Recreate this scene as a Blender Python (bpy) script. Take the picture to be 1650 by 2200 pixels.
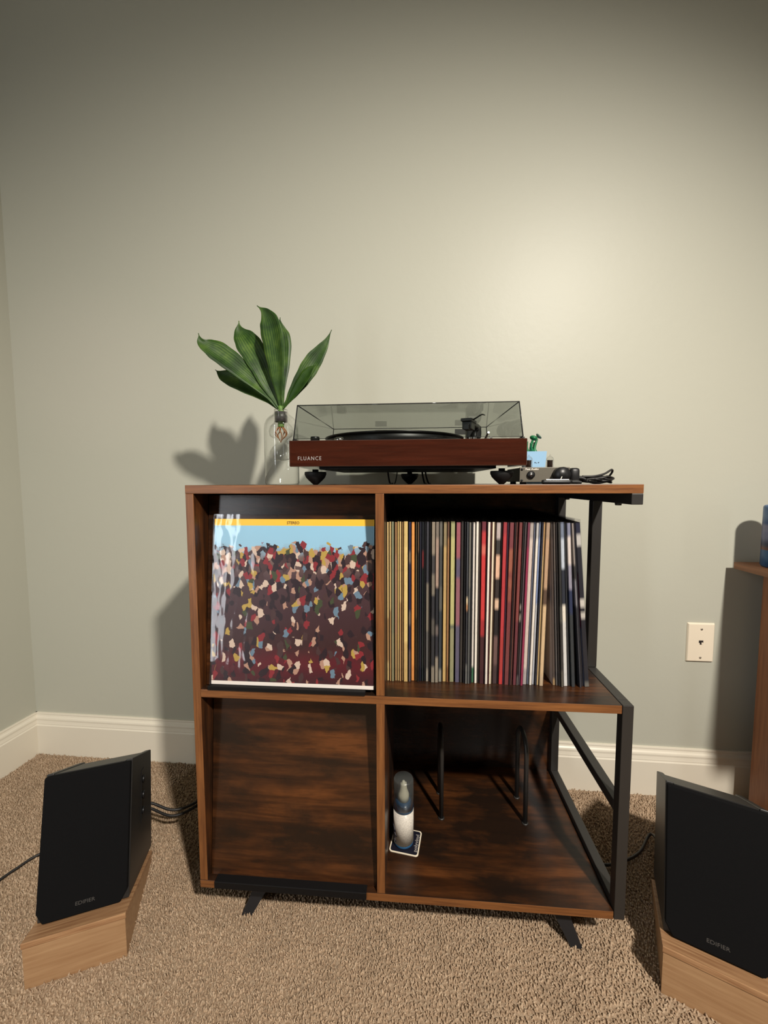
import bpy, bmesh, math, random
import numpy as np
from mathutils import Vector, Matrix

for o in list(bpy.data.objects):
    bpy.data.objects.remove(o, do_unlink=True)
scene = bpy.context.scene
C = scene.collection
rnd = random.Random(7)

# ------------------------------------------------------------------ camera
cam_data = bpy.data.cameras.new('camera')
cam = bpy.data.objects.new('camera', cam_data)
C.objects.link(cam)
cam_data.sensor_fit = 'HORIZONTAL'
cam_data.sensor_width = 36.0
cam_data.lens = 860.14 / 1650.0 * 36.0
cam_data.clip_start = 0.01
_r = Vector((0.99698, 0.07754, -0.00288))
_u = Vector((-0.00281, 0.07314, 0.99732))
_w = Vector((-0.07754, 0.9943, -0.07314))
cam.matrix_world = Matrix(((_r.x, _u.x, -_w.x, 0.4191), (_r.y, _u.y, -_w.y, -0.7012),
                           (_r.z, _u.z, -_w.z, 0.8757), (0, 0, 0, 1)))
scene.camera = cam

# ------------------------------------------------------------------ world, lights, exposure
world = bpy.data.worlds.new('world')
scene.world = world
world.use_nodes = True
world.node_tree.nodes['Background'].inputs['Color'].default_value = (0.75, 0.85, 1.0, 1)
world.node_tree.nodes['Background'].inputs['Strength'].default_value = 0.05
scene.view_settings.view_transform = 'Standard'
scene.view_settings.look = 'None'
scene.view_settings.gamma = 1.0
scene.view_settings.use_curve_mapping = False
scene.view_settings.exposure = 0.0


def aim(o, target):
    d = Vector(target) - o.location
    o.rotation_euler = d.to_track_quat('-Z', 'Y').to_euler()


def spot(name, loc, target, power, angle, blend, radius, color):
    l = bpy.data.lights.new(name, 'SPOT')
    l.energy = power
    l.spot_size = math.radians(angle)
    l.spot_blend = blend
    l.shadow_soft_size = radius
    l.color = color
    o = bpy.data.objects.new(name, l)
    C.objects.link(o)
    o.location = loc
    aim(o, target)
    return o


# shaded reading lamp high up behind the camera on the right
spot('lamp_light', (1.30, -1.52, 2.25), (0.18, 0.44, -0.24), 345, 97, 1.0, 0.06, (1.0, 0.925, 0.83))
def area(name, loc, target, power, w, h, color):
    l = bpy.data.lights.new(name, 'AREA')
    l.shape = 'RECTANGLE'
    l.size, l.size_y = w, h
    l.energy = power
    l.color = color
    o = bpy.data.objects.new(name, l)
    C.objects.link(o)
    o.location = loc
    aim(o, target)
    return o


# cool daylight from a tall narrow window in the left wall beside the camera, a weaker one on the right wall
area('left_window_light', (-0.86, -1.75, 1.00), (0.35, 0.4, 0.85), 9.5, 0.13, 1.75, (0.93, 0.96, 1.0))
area('right_window_light', (2.55, -0.75, 1.15), (0.3, 0.3, 0.8), 2.2, 0.10, 1.3, (1.0, 0.96, 0.90))
# added pink spot, stands in for reflected glow on wall left of the plant
spot('added_pink_glow', (0.35, -1.3, 0.95), (-0.56, 0.45, 1.21), 6.5, 17, 1.0, 0.03, (1.0, 0.62, 0.70))

# ------------------------------------------------------------------ materials
def srgb(r, g, b):
    f = lambda c: (c / 255 / 12.92) if c / 255 <= 0.04045 else ((c / 255 + 0.055) / 1.055) ** 2.4
    return (f(r), f(g), f(b), 1.0)


def new_mat(name):
    m = bpy.data.materials.new(name)
    m.use_nodes = True
    nt = m.node_tree
    return m, nt, nt.nodes['Principled BSDF']


def noise(nt, scale, detail=4, rough=0.55, vec=None, mapscale=None, loc=(0, 0, 0), dist=0.0):
    n = nt.nodes.new('ShaderNodeTexNoise')
    n.inputs['Scale'].default_value = scale
    n.inputs['Detail'].default_value = detail
    n.inputs['Roughness'].default_value = rough
    n.inputs['Distortion'].default_value = dist
    tc = nt.nodes.new('ShaderNodeTexCoord')
    mp = nt.nodes.new('ShaderNodeMapping')
    if mapscale:
        mp.inputs['Scale'].default_value = mapscale
    mp.inputs['Location'].default_value = loc
    nt.links.new(tc.outputs['Object'], mp.inputs['Vector'])
    nt.links.new(mp.outputs['Vector'], n.inputs['Vector'])
    return n


def ramp(nt, src, stops):
    r = nt.nodes.new('ShaderNodeValToRGB')
    e = r.color_ramp.elements
    while len(e) < len(stops):
        e.new(0.5)
    for i, (p, c) in enumerate(stops):
        e[i].position = p
        e[i].color = c
    nt.links.new(src, r.inputs['Fac'])
    return r


def mixc(nt, fac, a, b, mode='MIX'):
    m = nt.nodes.new('ShaderNodeMix')
    m.data_type = 'RGBA'
    m.blend_type = mode
    for v, i in ((fac, 0), (a, 6), (b, 7)):
        if hasattr(v, 'links') or isinstance(v, bpy.types.NodeSocket):
            nt.links.new(v, m.inputs[i])
        else:
            m.inputs[i].default_value = v
    return m.outputs[2]


def bump(nt, bsdf, src, strength, dist=0.001):
    b = nt.nodes.new('ShaderNodeBump')
    b.inputs['Strength'].default_value = strength
    b.inputs['Distance'].default_value = dist
    nt.links.new(src, b.inputs['Height'])
    nt.links.new(b.outputs['Normal'], bsdf.inputs['Normal'])


def plain(name, col, rough=0.5, metal=0.0, spec=0.5, nscale=None, nstr=0.0, var=0.0, vscale=30, sub=0.0):
    m, nt, b = new_mat(name)
    b.inputs['Base Color'].default_value = col
    b.inputs['Roughness'].default_value = rough
    b.inputs['Metallic'].default_value = metal
    b.inputs['Specular IOR Level'].default_value = spec
    if nscale:
        n = noise(nt, nscale, 3)
        bump(nt, b, n.outputs['Fac'], nstr)
    if var:
        n2 = noise(nt, vscale, 4)
        lo = tuple(c * (1 - var) for c in col[:3]) + (1,)
        hi = tuple(min(1, c * (1 + var)) for c in col[:3]) + (1,)
        r = ramp(nt, n2.outputs['Fac'], [(0.3, lo), (0.7, hi)])
        nt.links.new(r.outputs['Color'], b.inputs['Base Color'])
    return m


def thin_glass(name, tint, rough=0.02, ior=1.45, gloss=1.0, power=5.0, rim=None):
    m, nt, b = new_mat(name)
    nt.nodes.remove(b)
    out = nt.nodes['Material Output']
    t = nt.nodes.new('ShaderNodeBsdfTransparent')
    t.inputs['Color'].default_value = tint
    if rim:                         # light crosses more glass where the wall is seen edge-on
        lr = nt.nodes.new('ShaderNodeLayerWeight')
        lr.inputs['Blend'].default_value = 0.5
        rp = ramp(nt, lr.outputs['Facing'], [(0.45, tint), (0.80, rim[0]), (0.97, rim[1])])
        nt.links.new(rp.outputs['Color'], t.inputs['Color'])
    g = nt.nodes.new('ShaderNodeBsdfGlossy')
    g.inputs['Roughness'].default_value = rough
    g.inputs['Color'].default_value = (gloss, gloss, gloss, 1)
    # Schlick reflectance, the same from both sides of the sheet
    lw = nt.nodes.new('ShaderNodeLayerWeight')
    lw.inputs['Blend'].default_value = 0.5
    pw = nt.nodes.new('ShaderNodeMath'); pw.operation = 'POWER'; pw.inputs[1].default_value = power
    nt.links.new(lw.outputs['Facing'], pw.inputs[0])
    r0 = ((ior - 1) / (ior + 1)) ** 2
    f = nt.nodes.new('ShaderNodeMath'); f.operation = 'MULTIPLY_ADD'
    f.inputs[1].default_value = 1 - r0; f.inputs[2].default_value = r0
    nt.links.new(pw.outputs[0], f.inputs[0])
    mx = nt.nodes.new('ShaderNodeMixShader')
    nt.links.new(f.outputs[0], mx.inputs[0])
    nt.links.new(t.outputs[0], mx.inputs[1])
    nt.links.new(g.outputs[0], mx.inputs[2])
    nt.links.new(mx.outputs[0], out.inputs['Surface'])
    return m


def rustic(name, grain='x', bright=1.0, rough=0.32, seed=0.0):
    """dark burnt-brown laminate with smoky blotches and streaky grain"""
    m, nt, b = new_mat(name)
    s = {'x': (0.6, 7, 7), 'y': (7, 0.6, 7), 'z': (7, 7, 0.6)}[grain]
    g1 = noise(nt, 7, 6, 0.6, mapscale=s, loc=(seed, seed * 1.7, seed * .3), dist=0.35)
    k = lambda r_, g_, b_: tuple(c * bright for c in srgb(r_, g_, b_)[:3]) + (1,)
    base = ramp(nt, g1.outputs['Fac'], [(0.28, k(44, 24, 12)), (0.46, k(84, 48, 24)), (0.60, k(120, 71, 36)), (0.76, k(76, 43, 22))])
    s2 = {'x': (1.0, 2.2, 2.2), 'y': (2.2, 1.0, 2.2), 'z': (2.2, 2.2, 1.0)}[grain]
    bl = noise(nt, 4.6, 5, 0.62, mapscale=s2, loc=(seed * 3.1, seed, seed * 2.3), dist=0.2)
    bm_ = ramp(nt, bl.outputs['Fac'], [(0.44, (0.04, 0.04, 0.04, 1)), (0.68, (1, 1, 1, 1))])
    col = mixc(nt, bm_.outputs['Color'], k(40, 29, 22), base.outputs['Color'])
    nt.links.new(col, b.inputs['Base Color'])
    b.inputs['Roughness'].default_value = rough
    b.inputs['Specular IOR Level'].default_value = 0.45
    g2 = noise(nt, 60, 3, 0.6, mapscale=s)
    bump(nt, b, g2.outputs['Fac'], 0.08)
    return m


def edge_wood(name, grain, a, c, rough=0.4):
    m, nt, b = new_mat(name)
    s = {'x': (0.5, 9, 9), 'y': (9, 0.5, 9), 'z': (9, 9, 0.5)}[grain]
    g1 = noise(nt, 16, 5, 0.65, mapscale=s, dist=0.2)
    r = ramp(nt, g1.outputs['Fac'], [(0.3, a), (0.68, c)])
    nt.links.new(r.outputs['Color'], b.inputs['Base Color'])
    b.inputs['Roughness'].default_value = rough
    return m


M = {}
def build_materials():
    # wall paint, satin
    m, nt, b = new_mat('wall_paint')
    b.inputs['Base Color'].default_value = srgb(184, 184, 170)
    b.inputs['Roughness'].default_value = 0.44
    b.inputs['Specular IOR Level'].default_value = 0.24
    n = noise(nt, 55, 5, 0.6)
    n2 = noise(nt, 9, 3, 0.5, mapscale=(1, 1, 0.5))
    add = nt.nodes.new('ShaderNodeMath'); add.operation = 'ADD'
    nt.links.new(n.outputs['Fac'], add.inputs[0]); nt.links.new(n2.outputs['Fac'], add.inputs[1])
    bump(nt, b, add.outputs[0], 0.16, 0.002)
    M['wall'] = m
    M['trim'] = plain('trim_paint', srgb(226, 219, 202), 0.35, spec=0.4, nscale=40, nstr=0.03)
    M['ceiling'] = plain('ceiling_paint', srgb(200, 198, 190), 0.9)
    # carpet
    for nm, k in (('carpet', 0.75), ('carpet_pile', 1.0)):
        m, nt, b = new_mat(nm)
        n = noise(nt, 210, 3, 0.7)
        r = ramp(nt, n.outputs['Fac'], [(0.28, tuple(c * k for c in srgb(146, 120, 96)[:3]) + (1,)), (0.5, tuple(c * k for c in srgb(186, 161, 134)[:3]) + (1,)), (0.74, tuple(c * k for c in srgb(214, 194, 168)[:3]) + (1,))])
        n2 = noise(nt, 14, 4, 0.6)
        r2 = ramp(nt, n2.outputs['Fac'], [(0.3, (0.84, 0.84, 0.84, 1)), (0.7, (1, 1, 1, 1))])
        nt.links.new(mixc(nt, 1.0, r.outputs['Color'], r2.outputs['Color'], 'MULTIPLY'), b.inputs['Base Color'])
        b.inputs['Roughness'].default_value = 0.95
        b.inputs['Specular IOR Level'].default_value = 0.1
        if nm == 'carpet':
            bump(nt, b, n.outputs['Fac'], 0.6, 0.004)
        M[nm] = m
    M['rustic_x'] = rustic('rustic_board', 'x', 0.62, 0.3, 0.0)
    M['rustic_panel'] = rustic('rustic_panel', 'x', 0.66, 0.27, 4.2)
    M['rustic_z'] = rustic('rustic_upright', 'z', 0.7, 0.35, 1.3)
    M['edge_x'] = edge_wood('edge_band_flat', 'x', srgb(92, 54, 28), srgb(140, 90, 48))
    M['edge_z'] = edge_wood('edge_band_upright', 'z', srgb(92, 54, 28), srgb(140, 90, 48))
    M['steel'] = plain('black_steel', srgb(44, 42, 40), 0.42, 0.0, 0.5, nscale=250, nstr=0.08)
    M['leg_black'] = plain('black_leg', srgb(26, 25, 27), 0.5)
    M['ledge'] = plain('black_ledge', srgb(12, 11, 12), 0.6, spec=0.25)
    m = edge_wood('birch_board', 'x', srgb(158, 120, 84), srgb(182, 146, 108), 0.5); M['birch'] = m
    m = edge_wood('birch_edge', 'x', srgb(136, 94, 62), srgb(188, 148, 108), 0.5); M['birch_edge'] = m
    M['cloth'] = plain('grille_cloth', srgb(17, 17, 18), 0.95, spec=0.1, nscale=900, nstr=0.4)
    M['vinyl'] = plain('black_vinyl', srgb(38, 37, 36), 0.45, nscale=300, nstr=0.15)
    M['blackplastic'] = plain('black_plastic', srgb(22, 22, 23), 0.4)
    M['rubber'] = plain('black_rubber', srgb(18, 18, 18), 0.6)
    m = edge_wood('walnut_gloss', 'x', srgb(46, 19, 12), srgb(66, 29, 18), 0.08)
    m.node_tree.nodes['Principled BSDF'].inputs['Coat Weight'].default_value = 0.6
    m.node_tree.nodes['Principled BSDF'].inputs['Coat Roughness'].default_value = 0.03
    M['walnut'] = m
    M['smoke'] = thin_glass('smoked_acrylic', (0.66, 0.68, 0.665, 1), 0.02, 1.3)
    M['smoke_edge'] = thin_glass('smoked_acrylic_edge', (0.30, 0.30, 0.33, 1), 0.05, 1.4)
    M['glass'] = thin_glass('clear_glass', (0.96, 0.965, 0.96, 1), 0.01, 1.55, 1.0, 2.6, ((0.82, 0.83, 0.82, 1), (0.38, 0.39, 0.38, 1)))
    M['poly'] = thin_glass('clear_plastic_film', (0.93, 0.93, 0.94, 1), 0.12, 1.4, 0.7)
    M['poly_cover'] = thin_glass('clear_plastic_cover', (0.95, 0.95, 0.96, 1), 0.06, 1.42, 0.9)
    nt = M['poly_cover'].node_tree           # slack film: gentle waves
    nw_ = noise(nt, 16, 2, 0.5, mapscale=(1.6, 1, 0.8))
    bp = nt.nodes.new('ShaderNodeBump'); bp.inputs['Strength'].default_value = 0.5; bp.inputs['Distance'].default_value = 0.004
    nt.links.new(nw_.outputs['Fac'], bp.inputs['Height'])
    for n_ in nt.nodes:
        if n_.type == 'BSDF_GLOSSY':
            nt.links.new(bp.outputs['Normal'], n_.inputs['Normal'])
    M['silver'] = plain('silver_metal', srgb(190, 190, 186), 0.25, 1.0)
    M['chrome'] = plain('chrome', srgb(225, 225, 225), 0.1, 1.0)
    M['letter_silver'] = plain('silver_lettering', srgb(168, 162, 158), 0.4, 0.2)
    M['letter_grey'] = plain('grey_lettering', srgb(72, 70, 68), 0.5)
    M['letter_dark'] = plain('dark_lettering', srgb(60, 42, 20), 0.6)
    M['letter_white'] = plain('white_lettering', srgb(236, 230, 218), 0.5)
    M['vinyl_record'] = plain('record_vinyl', srgb(20, 20, 21), 0.3)
    # leaf
    m, nt, b = new_mat('leaf_green')
    tc = nt.nodes.new('ShaderNodeTexCoord')
    sep = nt.nodes.new('ShaderNodeSeparateXYZ')
    nt.links.new(tc.outputs['UV'], sep.inputs[0])
    w = nt.nodes.new('ShaderNodeMath'); w.operation = 'MULTIPLY'; w.inputs[1].default_value = 60
    nt.links.new(sep.outputs['X'], w.inputs[0])
    sn = nt.nodes.new('ShaderNodeMath'); sn.operation = 'SINE'
    nt.links.new(w.outputs[0], sn.inputs[0])
    n = noise(nt, 28, 3)
    a1 = nt.nodes.new('ShaderNodeMath'); a1.operation = 'MULTIPLY_ADD'; a1.inputs[1].default_value = 0.09
    nt.links.new(sn.outputs[0], a1.inputs[0]); nt.links.new(n.outputs['Fac'], a1.inputs[2])
    r = ramp(nt, a1.outputs[0], [(0.25, srgb(18, 38, 10)), (0.52, srgb(40, 70, 16)), (0.78, srgb(78, 104, 34))])
    nt.links.new(r.outputs['Color'], b.inputs['Base Color'])
    b.inputs['Roughness'].default_value = 0.5
    b.inputs['Specular IOR Level'].default_value = 0.35
    b.inputs['Subsurface Weight'].default_value = 0.0
    bump(nt, b, sn.outputs[0], 0.15, 0.0006)
    M['leaf'] = m
    M['stem'] = plain('stem_green', srgb(96, 130, 58), 0.5)
    M['root'] = plain('root_brown', srgb(150, 96, 52), 0.6)
    M['water'] = thin_glass('water', (0.96, 0.97, 0.96, 1), 0.0, 1.33)
    M['collar'] = plain('grey_collar', srgb(64, 62, 62), 0.4)
    # print carried on colour attribute
    m, nt, b = new_mat('printed_card')
    at = nt.nodes.new('ShaderNodeAttribute'); at.attribute_name = 'print'
    n = noise(nt, 260, 3, 0.7, mapscale=(1, 1, 0.25))
    r = ramp(nt, n.outputs['Fac'], [(0.30, (0.55, 0.53, 0.5, 1)), (0.46, (1, 1, 1, 1))])
    nt.links.new(mixc(nt, 0.6, at.outputs['Color'], mixc(nt, 1.0, at.outputs['Color'], r.outputs['Color'], 'MULTIPLY')), b.inputs['Base Color'])
    b.inputs['Roughness'].default_value = 0.5
    M['print'] = m
    M['oak'] = edge_wood('red_brown_wood', 'y', srgb(128, 78, 44), srgb(166, 108, 66), 0.4)
    M['oak_z'] = edge_wood('red_brown_wood_upright', 'z', srgb(120, 70, 38), srgb(160, 100, 58), 0.4)
    M['plate'] = plain('ivory_plastic', srgb(236, 224, 202), 0.35)
    M['dark'] = plain('dark_hole', srgb(40, 34, 32), 0.6)
    M['screw'] = plain('screw_metal', srgb(150, 140, 125), 0.4, 0.6)
    M['pot'] = plain('light_blue_ceramic', srgb(150, 190, 222), 0.45)
    M['succulent'] = plain('toy_green', srgb(20, 104, 62), 0.4, var=0.25, vscale=60)
    M['succulent_grey'] = plain('grey_green', srgb(96, 118, 106), 0.5)
    M['amp_case'] = plain('grey_anodised', srgb(96, 93, 86), 0.4, 0.4)
    M['amp_face'] = plain('grey_faceplate', srgb(98, 93, 82), 0.5, 0.3, nscale=400, nstr=0.1)
    M['amber'] = plain('painted_tube_glow', srgb(186, 104, 56), 0.35, 0.4)  # orange glow under the tubes, put into a plain colour
    M['tube_core'] = plain('tube_core', srgb(90, 84, 80), 0.35, 0.6)
    M['frost'] = thin_glass('frosted_cap', (0.80, 0.82, 0.82, 1), 0.3, 1.35)
    nt = M['frost'].node_tree
    df = nt.nodes.new('ShaderNodeBsdfDiffuse'); df.inputs['Color'].default_value = srgb(190, 196, 194)
    m2 = nt.nodes.new('ShaderNodeMixShader'); m2.inputs[0].default_value = 0.05
    o_ = nt.nodes['Material Output']; prev = o_.inputs['Surface'].links[0].from_socket
    nt.links.new(prev, m2.inputs[1]); nt.links.new(df.outputs[0], m2.inputs[2]); nt.links.new(m2.outputs[0], o_.inputs['Surface'])
    M['white_plastic'] = plain('white_plastic', srgb(238, 226, 200), 0.4)
    M['blue_liquid'] = plain('blue_plastic', srgb(44, 92, 134), 0.25)
    m, nt, b = new_mat('bottle_label')
    n = noise(nt, 60, 4, 0.7, mapscale=(4, 4, 30))
    r = ramp(nt, n.outputs['Fac'], [(0.40, srgb(186, 180, 170)), (0.56, srgb(232, 226, 214))])
    nt.links.new(r.outputs['Color'], b.inputs['Base Color']); b.inputs['Roughness'].default_value = 0.4
    M['label'] = m
    M['navy'] = plain('navy_print', srgb(20, 20, 34), 0.5)
    M['cream'] = plain('cream_print', srgb(240, 228, 204), 0.5)
    M['cable'] = plain('cable_black', srgb(26, 24, 23), 0.5)
    # tin print
    m, nt, b = new_mat('tin_print')
    tc = nt.nodes.new('ShaderNodeTexCoord'); sp = nt.nodes.new('ShaderNodeSeparateXYZ')
    nt.links.new(tc.outputs['Object'], sp.inputs[0])
    mr = nt.nodes.new('ShaderNodeMapRange'); mr.inputs['From Max'].default_value = 0.155
    nt.links.new(sp.outputs['Z'], mr.inputs['Value'])
    r = ramp(nt, mr.outputs[0], [(0.0, srgb(44, 100, 150)), (0.27, srgb(44, 100, 150)), (0.28, srgb(120, 70, 50)), (0.36, srgb(40, 50, 84)), (0.48, srgb(120, 126, 160)), (0.64, srgb(128, 130, 160)), (0.70, srgb(50, 80, 130)), (0.82, srgb(96, 130, 170)), (1.0, srgb(70, 110, 160))])
    r.color_ramp.interpolation = 'EASE'
    nz = noise(nt, 40, 4)
    rr = ramp(nt, nz.outputs['Fac'], [(0.35, (0.7, 0.7, 0.75, 1)), (0.65, (1, 1, 1, 1))])
    nt.links.new(mixc(nt, 1.0, r.outputs['Color'], rr.outputs['Color'], 'MULTIPLY'), b.inputs['Base Color'])
    b.inputs['Roughness'].default_value = 0.35
    M['tin'] = m
    # front cover: plain abstract stand-in, colour fields only
    m, nt, b = new_mat('cover_print')
    tc = nt.nodes.new('ShaderNodeTexCoord'); sp = nt.nodes.new('ShaderNodeSeparateXYZ')
    nt.links.new(tc.outputs['Object'], sp.inputs[0])
    nz = noise(nt, 22, 4, 0.6)
    ma = nt.nodes.new('ShaderNodeMath'); ma.operation = 'MULTIPLY_ADD'; ma.inputs[1].default_value = 0.05; ma.inputs[2].default_value = -0.025
    nt.links.new(nz.outputs['Fac'], ma.inputs[0])
    zz = nt.nodes.new('ShaderNodeMath'); zz.operation = 'ADD'
    nt.links.new(sp.outputs['Z'], zz.inputs[0]); nt.links.new(ma.outputs[0], zz.inputs[1])
    dv = nt.nodes.new('ShaderNodeMath'); dv.operation = 'DIVIDE'; dv.inputs[1].default_value = 0.315
    nt.links.new(zz.outputs[0], dv.inputs[0])
    fields = ramp(nt, dv.outputs[0], [(0.0, srgb(56, 30, 36)), (0.14, srgb(92, 30, 38)), (0.24, srgb(60, 36, 36)), (0.42, srgb(66, 42, 46)), (0.62, srgb(74, 52, 56)), (0.76, srgb(112, 92, 86)), (0.84, srgb(150, 196, 220)), (1.0, srgb(150, 200, 226))])
    # small colour chips scattered through the middle of the sheet
    vo = nt.nodes.new('ShaderNodeTexVoronoi'); vo.inputs['Scale'].default_value = 105
    mpv = nt.nodes.new('ShaderNodeMapping'); mpv.inputs['Scale'].default_value = (1.2, 0.0, 0.75)
    nw = noise(nt, 90, 3, 0.6)
    wv = nt.nodes.new('ShaderNodeVectorMath'); wv.operation = 'MULTIPLY_ADD'; wv.inputs[1].default_value = (0.012, 0, 0.012)
    nt.links.new(nw.outputs['Color'], wv.inputs[0]); nt.links.new(tc.outputs['Object'], wv.inputs[2])
    nt.links.new(wv.outputs[0], mpv.inputs['Vector']); nt.links.new(mpv.outputs[0], vo.inputs['Vector'])
    s1 = nt.nodes.new('ShaderNodeSeparateColor'); nt.links.new(vo.outputs['Color'], s1.inputs[0])
    chips = ramp(nt, s1.outputs[0], [(0.0, srgb(44, 30, 36)), (0.34, srgb(72, 50, 50)), (0.50, srgb(176, 138, 118)), (0.62, srgb(206, 184, 166)), (0.72, srgb(134, 44, 50)), (0.84, srgb(178, 150, 74)), (0.91, srgb(104, 128, 146)), (0.96, srgb(66, 74, 50))])
    chips.color_ramp.interpolation = 'CONSTANT'
    dens = ramp(nt, dv.outputs[0], [(0.02, (0.4, 0.4, 0.4, 1)), (0.2, (0.4, 0.4, 0.4, 1)), (0.45, (0.35, 0.35, 0.35, 1)), (0.66, (0.8, 0.8, 0.8, 1)), (0.80, (0.95, 0.95, 0.95, 1)), (0.85, (0, 0, 0, 1))])
    lt = nt.nodes.new('ShaderNodeMath'); lt.operation = 'LESS_THAN'
    nt.links.new(s1.outputs[1], lt.inputs[0]); nt.links.new(dens.outputs['Color'], lt.inputs[1])
    col = mixc(nt, lt.outputs[0], fields.outputs['Color'], chips.outputs['Color'])
    # yellow strip along the top, white border at the bottom
    g1 = nt.nodes.new('ShaderNodeMath'); g1.operation = 'GREATER_THAN'; g1.inputs[1].default_value = 0.3005
    nt.links.new(sp.outputs['Z'], g1.inputs[0])
    col = mixc(nt, g1.outputs[0], col, srgb(250, 196, 62))
    g2 = nt.nodes.new('ShaderNodeMath'); g2.operation = 'LESS_THAN'; g2.inputs[1].default_value = 0.007
    nt.links.new(sp.outputs['Z'], g2.inputs[0])
    col = mixc(nt, g2.outputs[0], col, srgb(240, 232, 222))
    nt.links.new(col, b.inputs['Base Color'])
    b.inputs['Roughness'].default_value = 0.4
    M['cover'] = m


build_materials()

# ------------------------------------------------------------------ geometry helpers
def link_mesh(name, bm, mats, parent=None, smooth=False):
    me = bpy.data.meshes.new(name)
    bm.normal_update()
    bm.to_mesh(me)
    bm.free()
    for mt in (mats if isinstance(mats, (list, tuple)) else [mats]):
        me.materials.append(mt)
    if smooth:
        me.polygons.foreach_set('use_smooth', [True] * len(me.polygons))
    o = bpy.data.objects.new(name, me)
    C.objects.link(o)
    if parent is not None:
        o.parent = parent
    return o


def tag(o, label, cat, group=None, kind=None):
    o['label'] = label
    o['category'] = cat
    if group:
        o['group'] = group
    if kind:
        o['kind'] = kind
    return o


def thing(name, label, cat, loc=(0, 0, 0), rotz=0.0, group=None, kind=None):
    o = bpy.data.objects.new(name, None)
    o.empty_display_size = 0.05
    C.objects.link(o)
    o.location = loc
    o.rotation_euler = (0, 0, rotz)
    return tag(o, label, cat, group, kind)


def bx(bm, x0, x1, y0, y1, z0, z1, bev=0.0, mi=0):
    vs = [bm.verts.new(p) for p in ((x0, y0, z0), (x1, y0, z0), (x1, y1, z0), (x0, y1, z0),
                                    (x0, y0, z1), (x1, y0, z1), (x1, y1, z1), (x0, y1, z1))]
    fs = []
    for q in ((0, 3, 2, 1), (4, 5, 6, 7), (0, 1, 5, 4), (1, 2, 6, 5), (2, 3, 7, 6), (3, 0, 4, 7)):
        f = bm.faces.new([vs[i] for i in q])
        f.material_index = mi
        fs.append(f)
    if bev:
        es = list({e for f in fs for e in f.edges})
        bmesh.ops.bevel(bm, geom=es, offset=bev, segments=2, profile=0.5, affect='EDGES')
    return bm


def box(name, b, mat, parent=None, off=(0, 0, 0), bev=0.0, smooth=False):
    """b = x0,x1,y0,y1,z0,z1 in world space; off = parent's location"""
    bm = bmesh.new()
    bx(bm, b[0] - off[0], b[1] - off[0], b[2] - off[1], b[3] - off[1], b[4] - off[2], b[5] - off[2], bev)
    return link_mesh(name, bm, mat, parent, smooth)


def board(name, b, mats, parent, off, bev=0.0008):
    """laminate board: second material on the faces that look at the room (-y)"""
    bm = bmesh.new()
    bx(bm, b[0] - off[0], b[1] - off[0], b[2] - off[1], b[3] - off[1], b[4] - off[2], b[5] - off[2], bev)
    bm.normal_update()
    for f in bm.faces:
        if f.normal.y < -0.5:
            f.material_index = 1
    return link_mesh(name, bm, mats, parent)


def lathe(bm, prof, cx, cy, seg=32, mi=0, closed=False):
    rings = []
    for r, z in prof:
        if r < 1e-6:
            rings.append([bm.verts.new((cx, cy, z))])
        else:
            rings.append([bm.verts.new((cx + r * math.cos(2 * math.pi * i / seg), cy + r * math.sin(2 * math.pi * i / seg), z)) for i in range(seg)])
    pairs = list(zip(rings[:-1], rings[1:]))
    if closed:
        pairs.append((rings[-1], rings[0]))
    for a, b in pairs:
        for i in range(seg):
            j = (i + 1) % seg
            if len(a) == 1 and len(b) == 1:
                continue
            if len(a) == 1:
                f = bm.faces.new((a[0], b[j], b[i]))
            elif len(b) == 1:
                f = bm.faces.new((a[i], a[j], b[0]))
            else:
                f = bm.faces.new((a[i], a[j], b[j], b[i]))
            f.material_index = mi
            f.smooth = True
    return bm


def catmull(pts, n=8):
    P = [Vector(p) for p in pts]
    P = [P[0] * 2 - P[1]] + P + [P[-1] * 2 - P[-2]]
    out = []
    for i in range(1, len(P) - 2):
        p0, p1, p2, p3 = P[i - 1:i + 3]
        for k in range(n):
            t = k / n
            out.append(0.5 * ((2 * p1) + (-p0 + p2) * t + (2 * p0 - 5 * p1 + 4 * p2 - p3) * t * t + (-p0 + 3 * p1 - 3 * p2 + p3) * t ** 3))
    out.append(P[-2].copy())
    return out


def tube(bm, pts, rad, seg=8, smooth=True, cap=True, n=8, raw=False):
    pts = [Vector(p) for p in pts] if raw else catmull(pts, n)
    rads = rad if isinstance(rad, (list, tuple)) else None
    N = len(pts)
    rings = []
    up = None
    for i, p in enumerate(pts):
        t = (pts[min(i + 1, N - 1)] - pts[max(i - 1, 0)]).normalized()
        if up is None:
            up = t.orthogonal().normalized()
        up = (up - t * up.dot(t)).normalized()
        sd = t.cross(up)
        if rads:
            f = i / (N - 1) * (len(rads) - 1)
            k = min(int(f), len(rads) - 2)
            r = rads[k] + (rads[k + 1] - rads[k]) * (f - k)
        else:
            r = rad
        rings.append([bm.verts.new(p + (up * math.cos(2 * math.pi * j / seg) + sd * math.sin(2 * math.pi * j / seg)) * r) for j in range(seg)])
    for a, b in zip(rings[:-1], rings[1:]):
        for j in range(seg):
            f = bm.faces.new((a[j], a[(j + 1) % seg], b[(j + 1) % seg], b[j]))
            f.smooth = smooth
    if cap:
        bm.faces.new(rings[0][::-1])
        bm.faces.new(rings[-1])
    return bm


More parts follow.
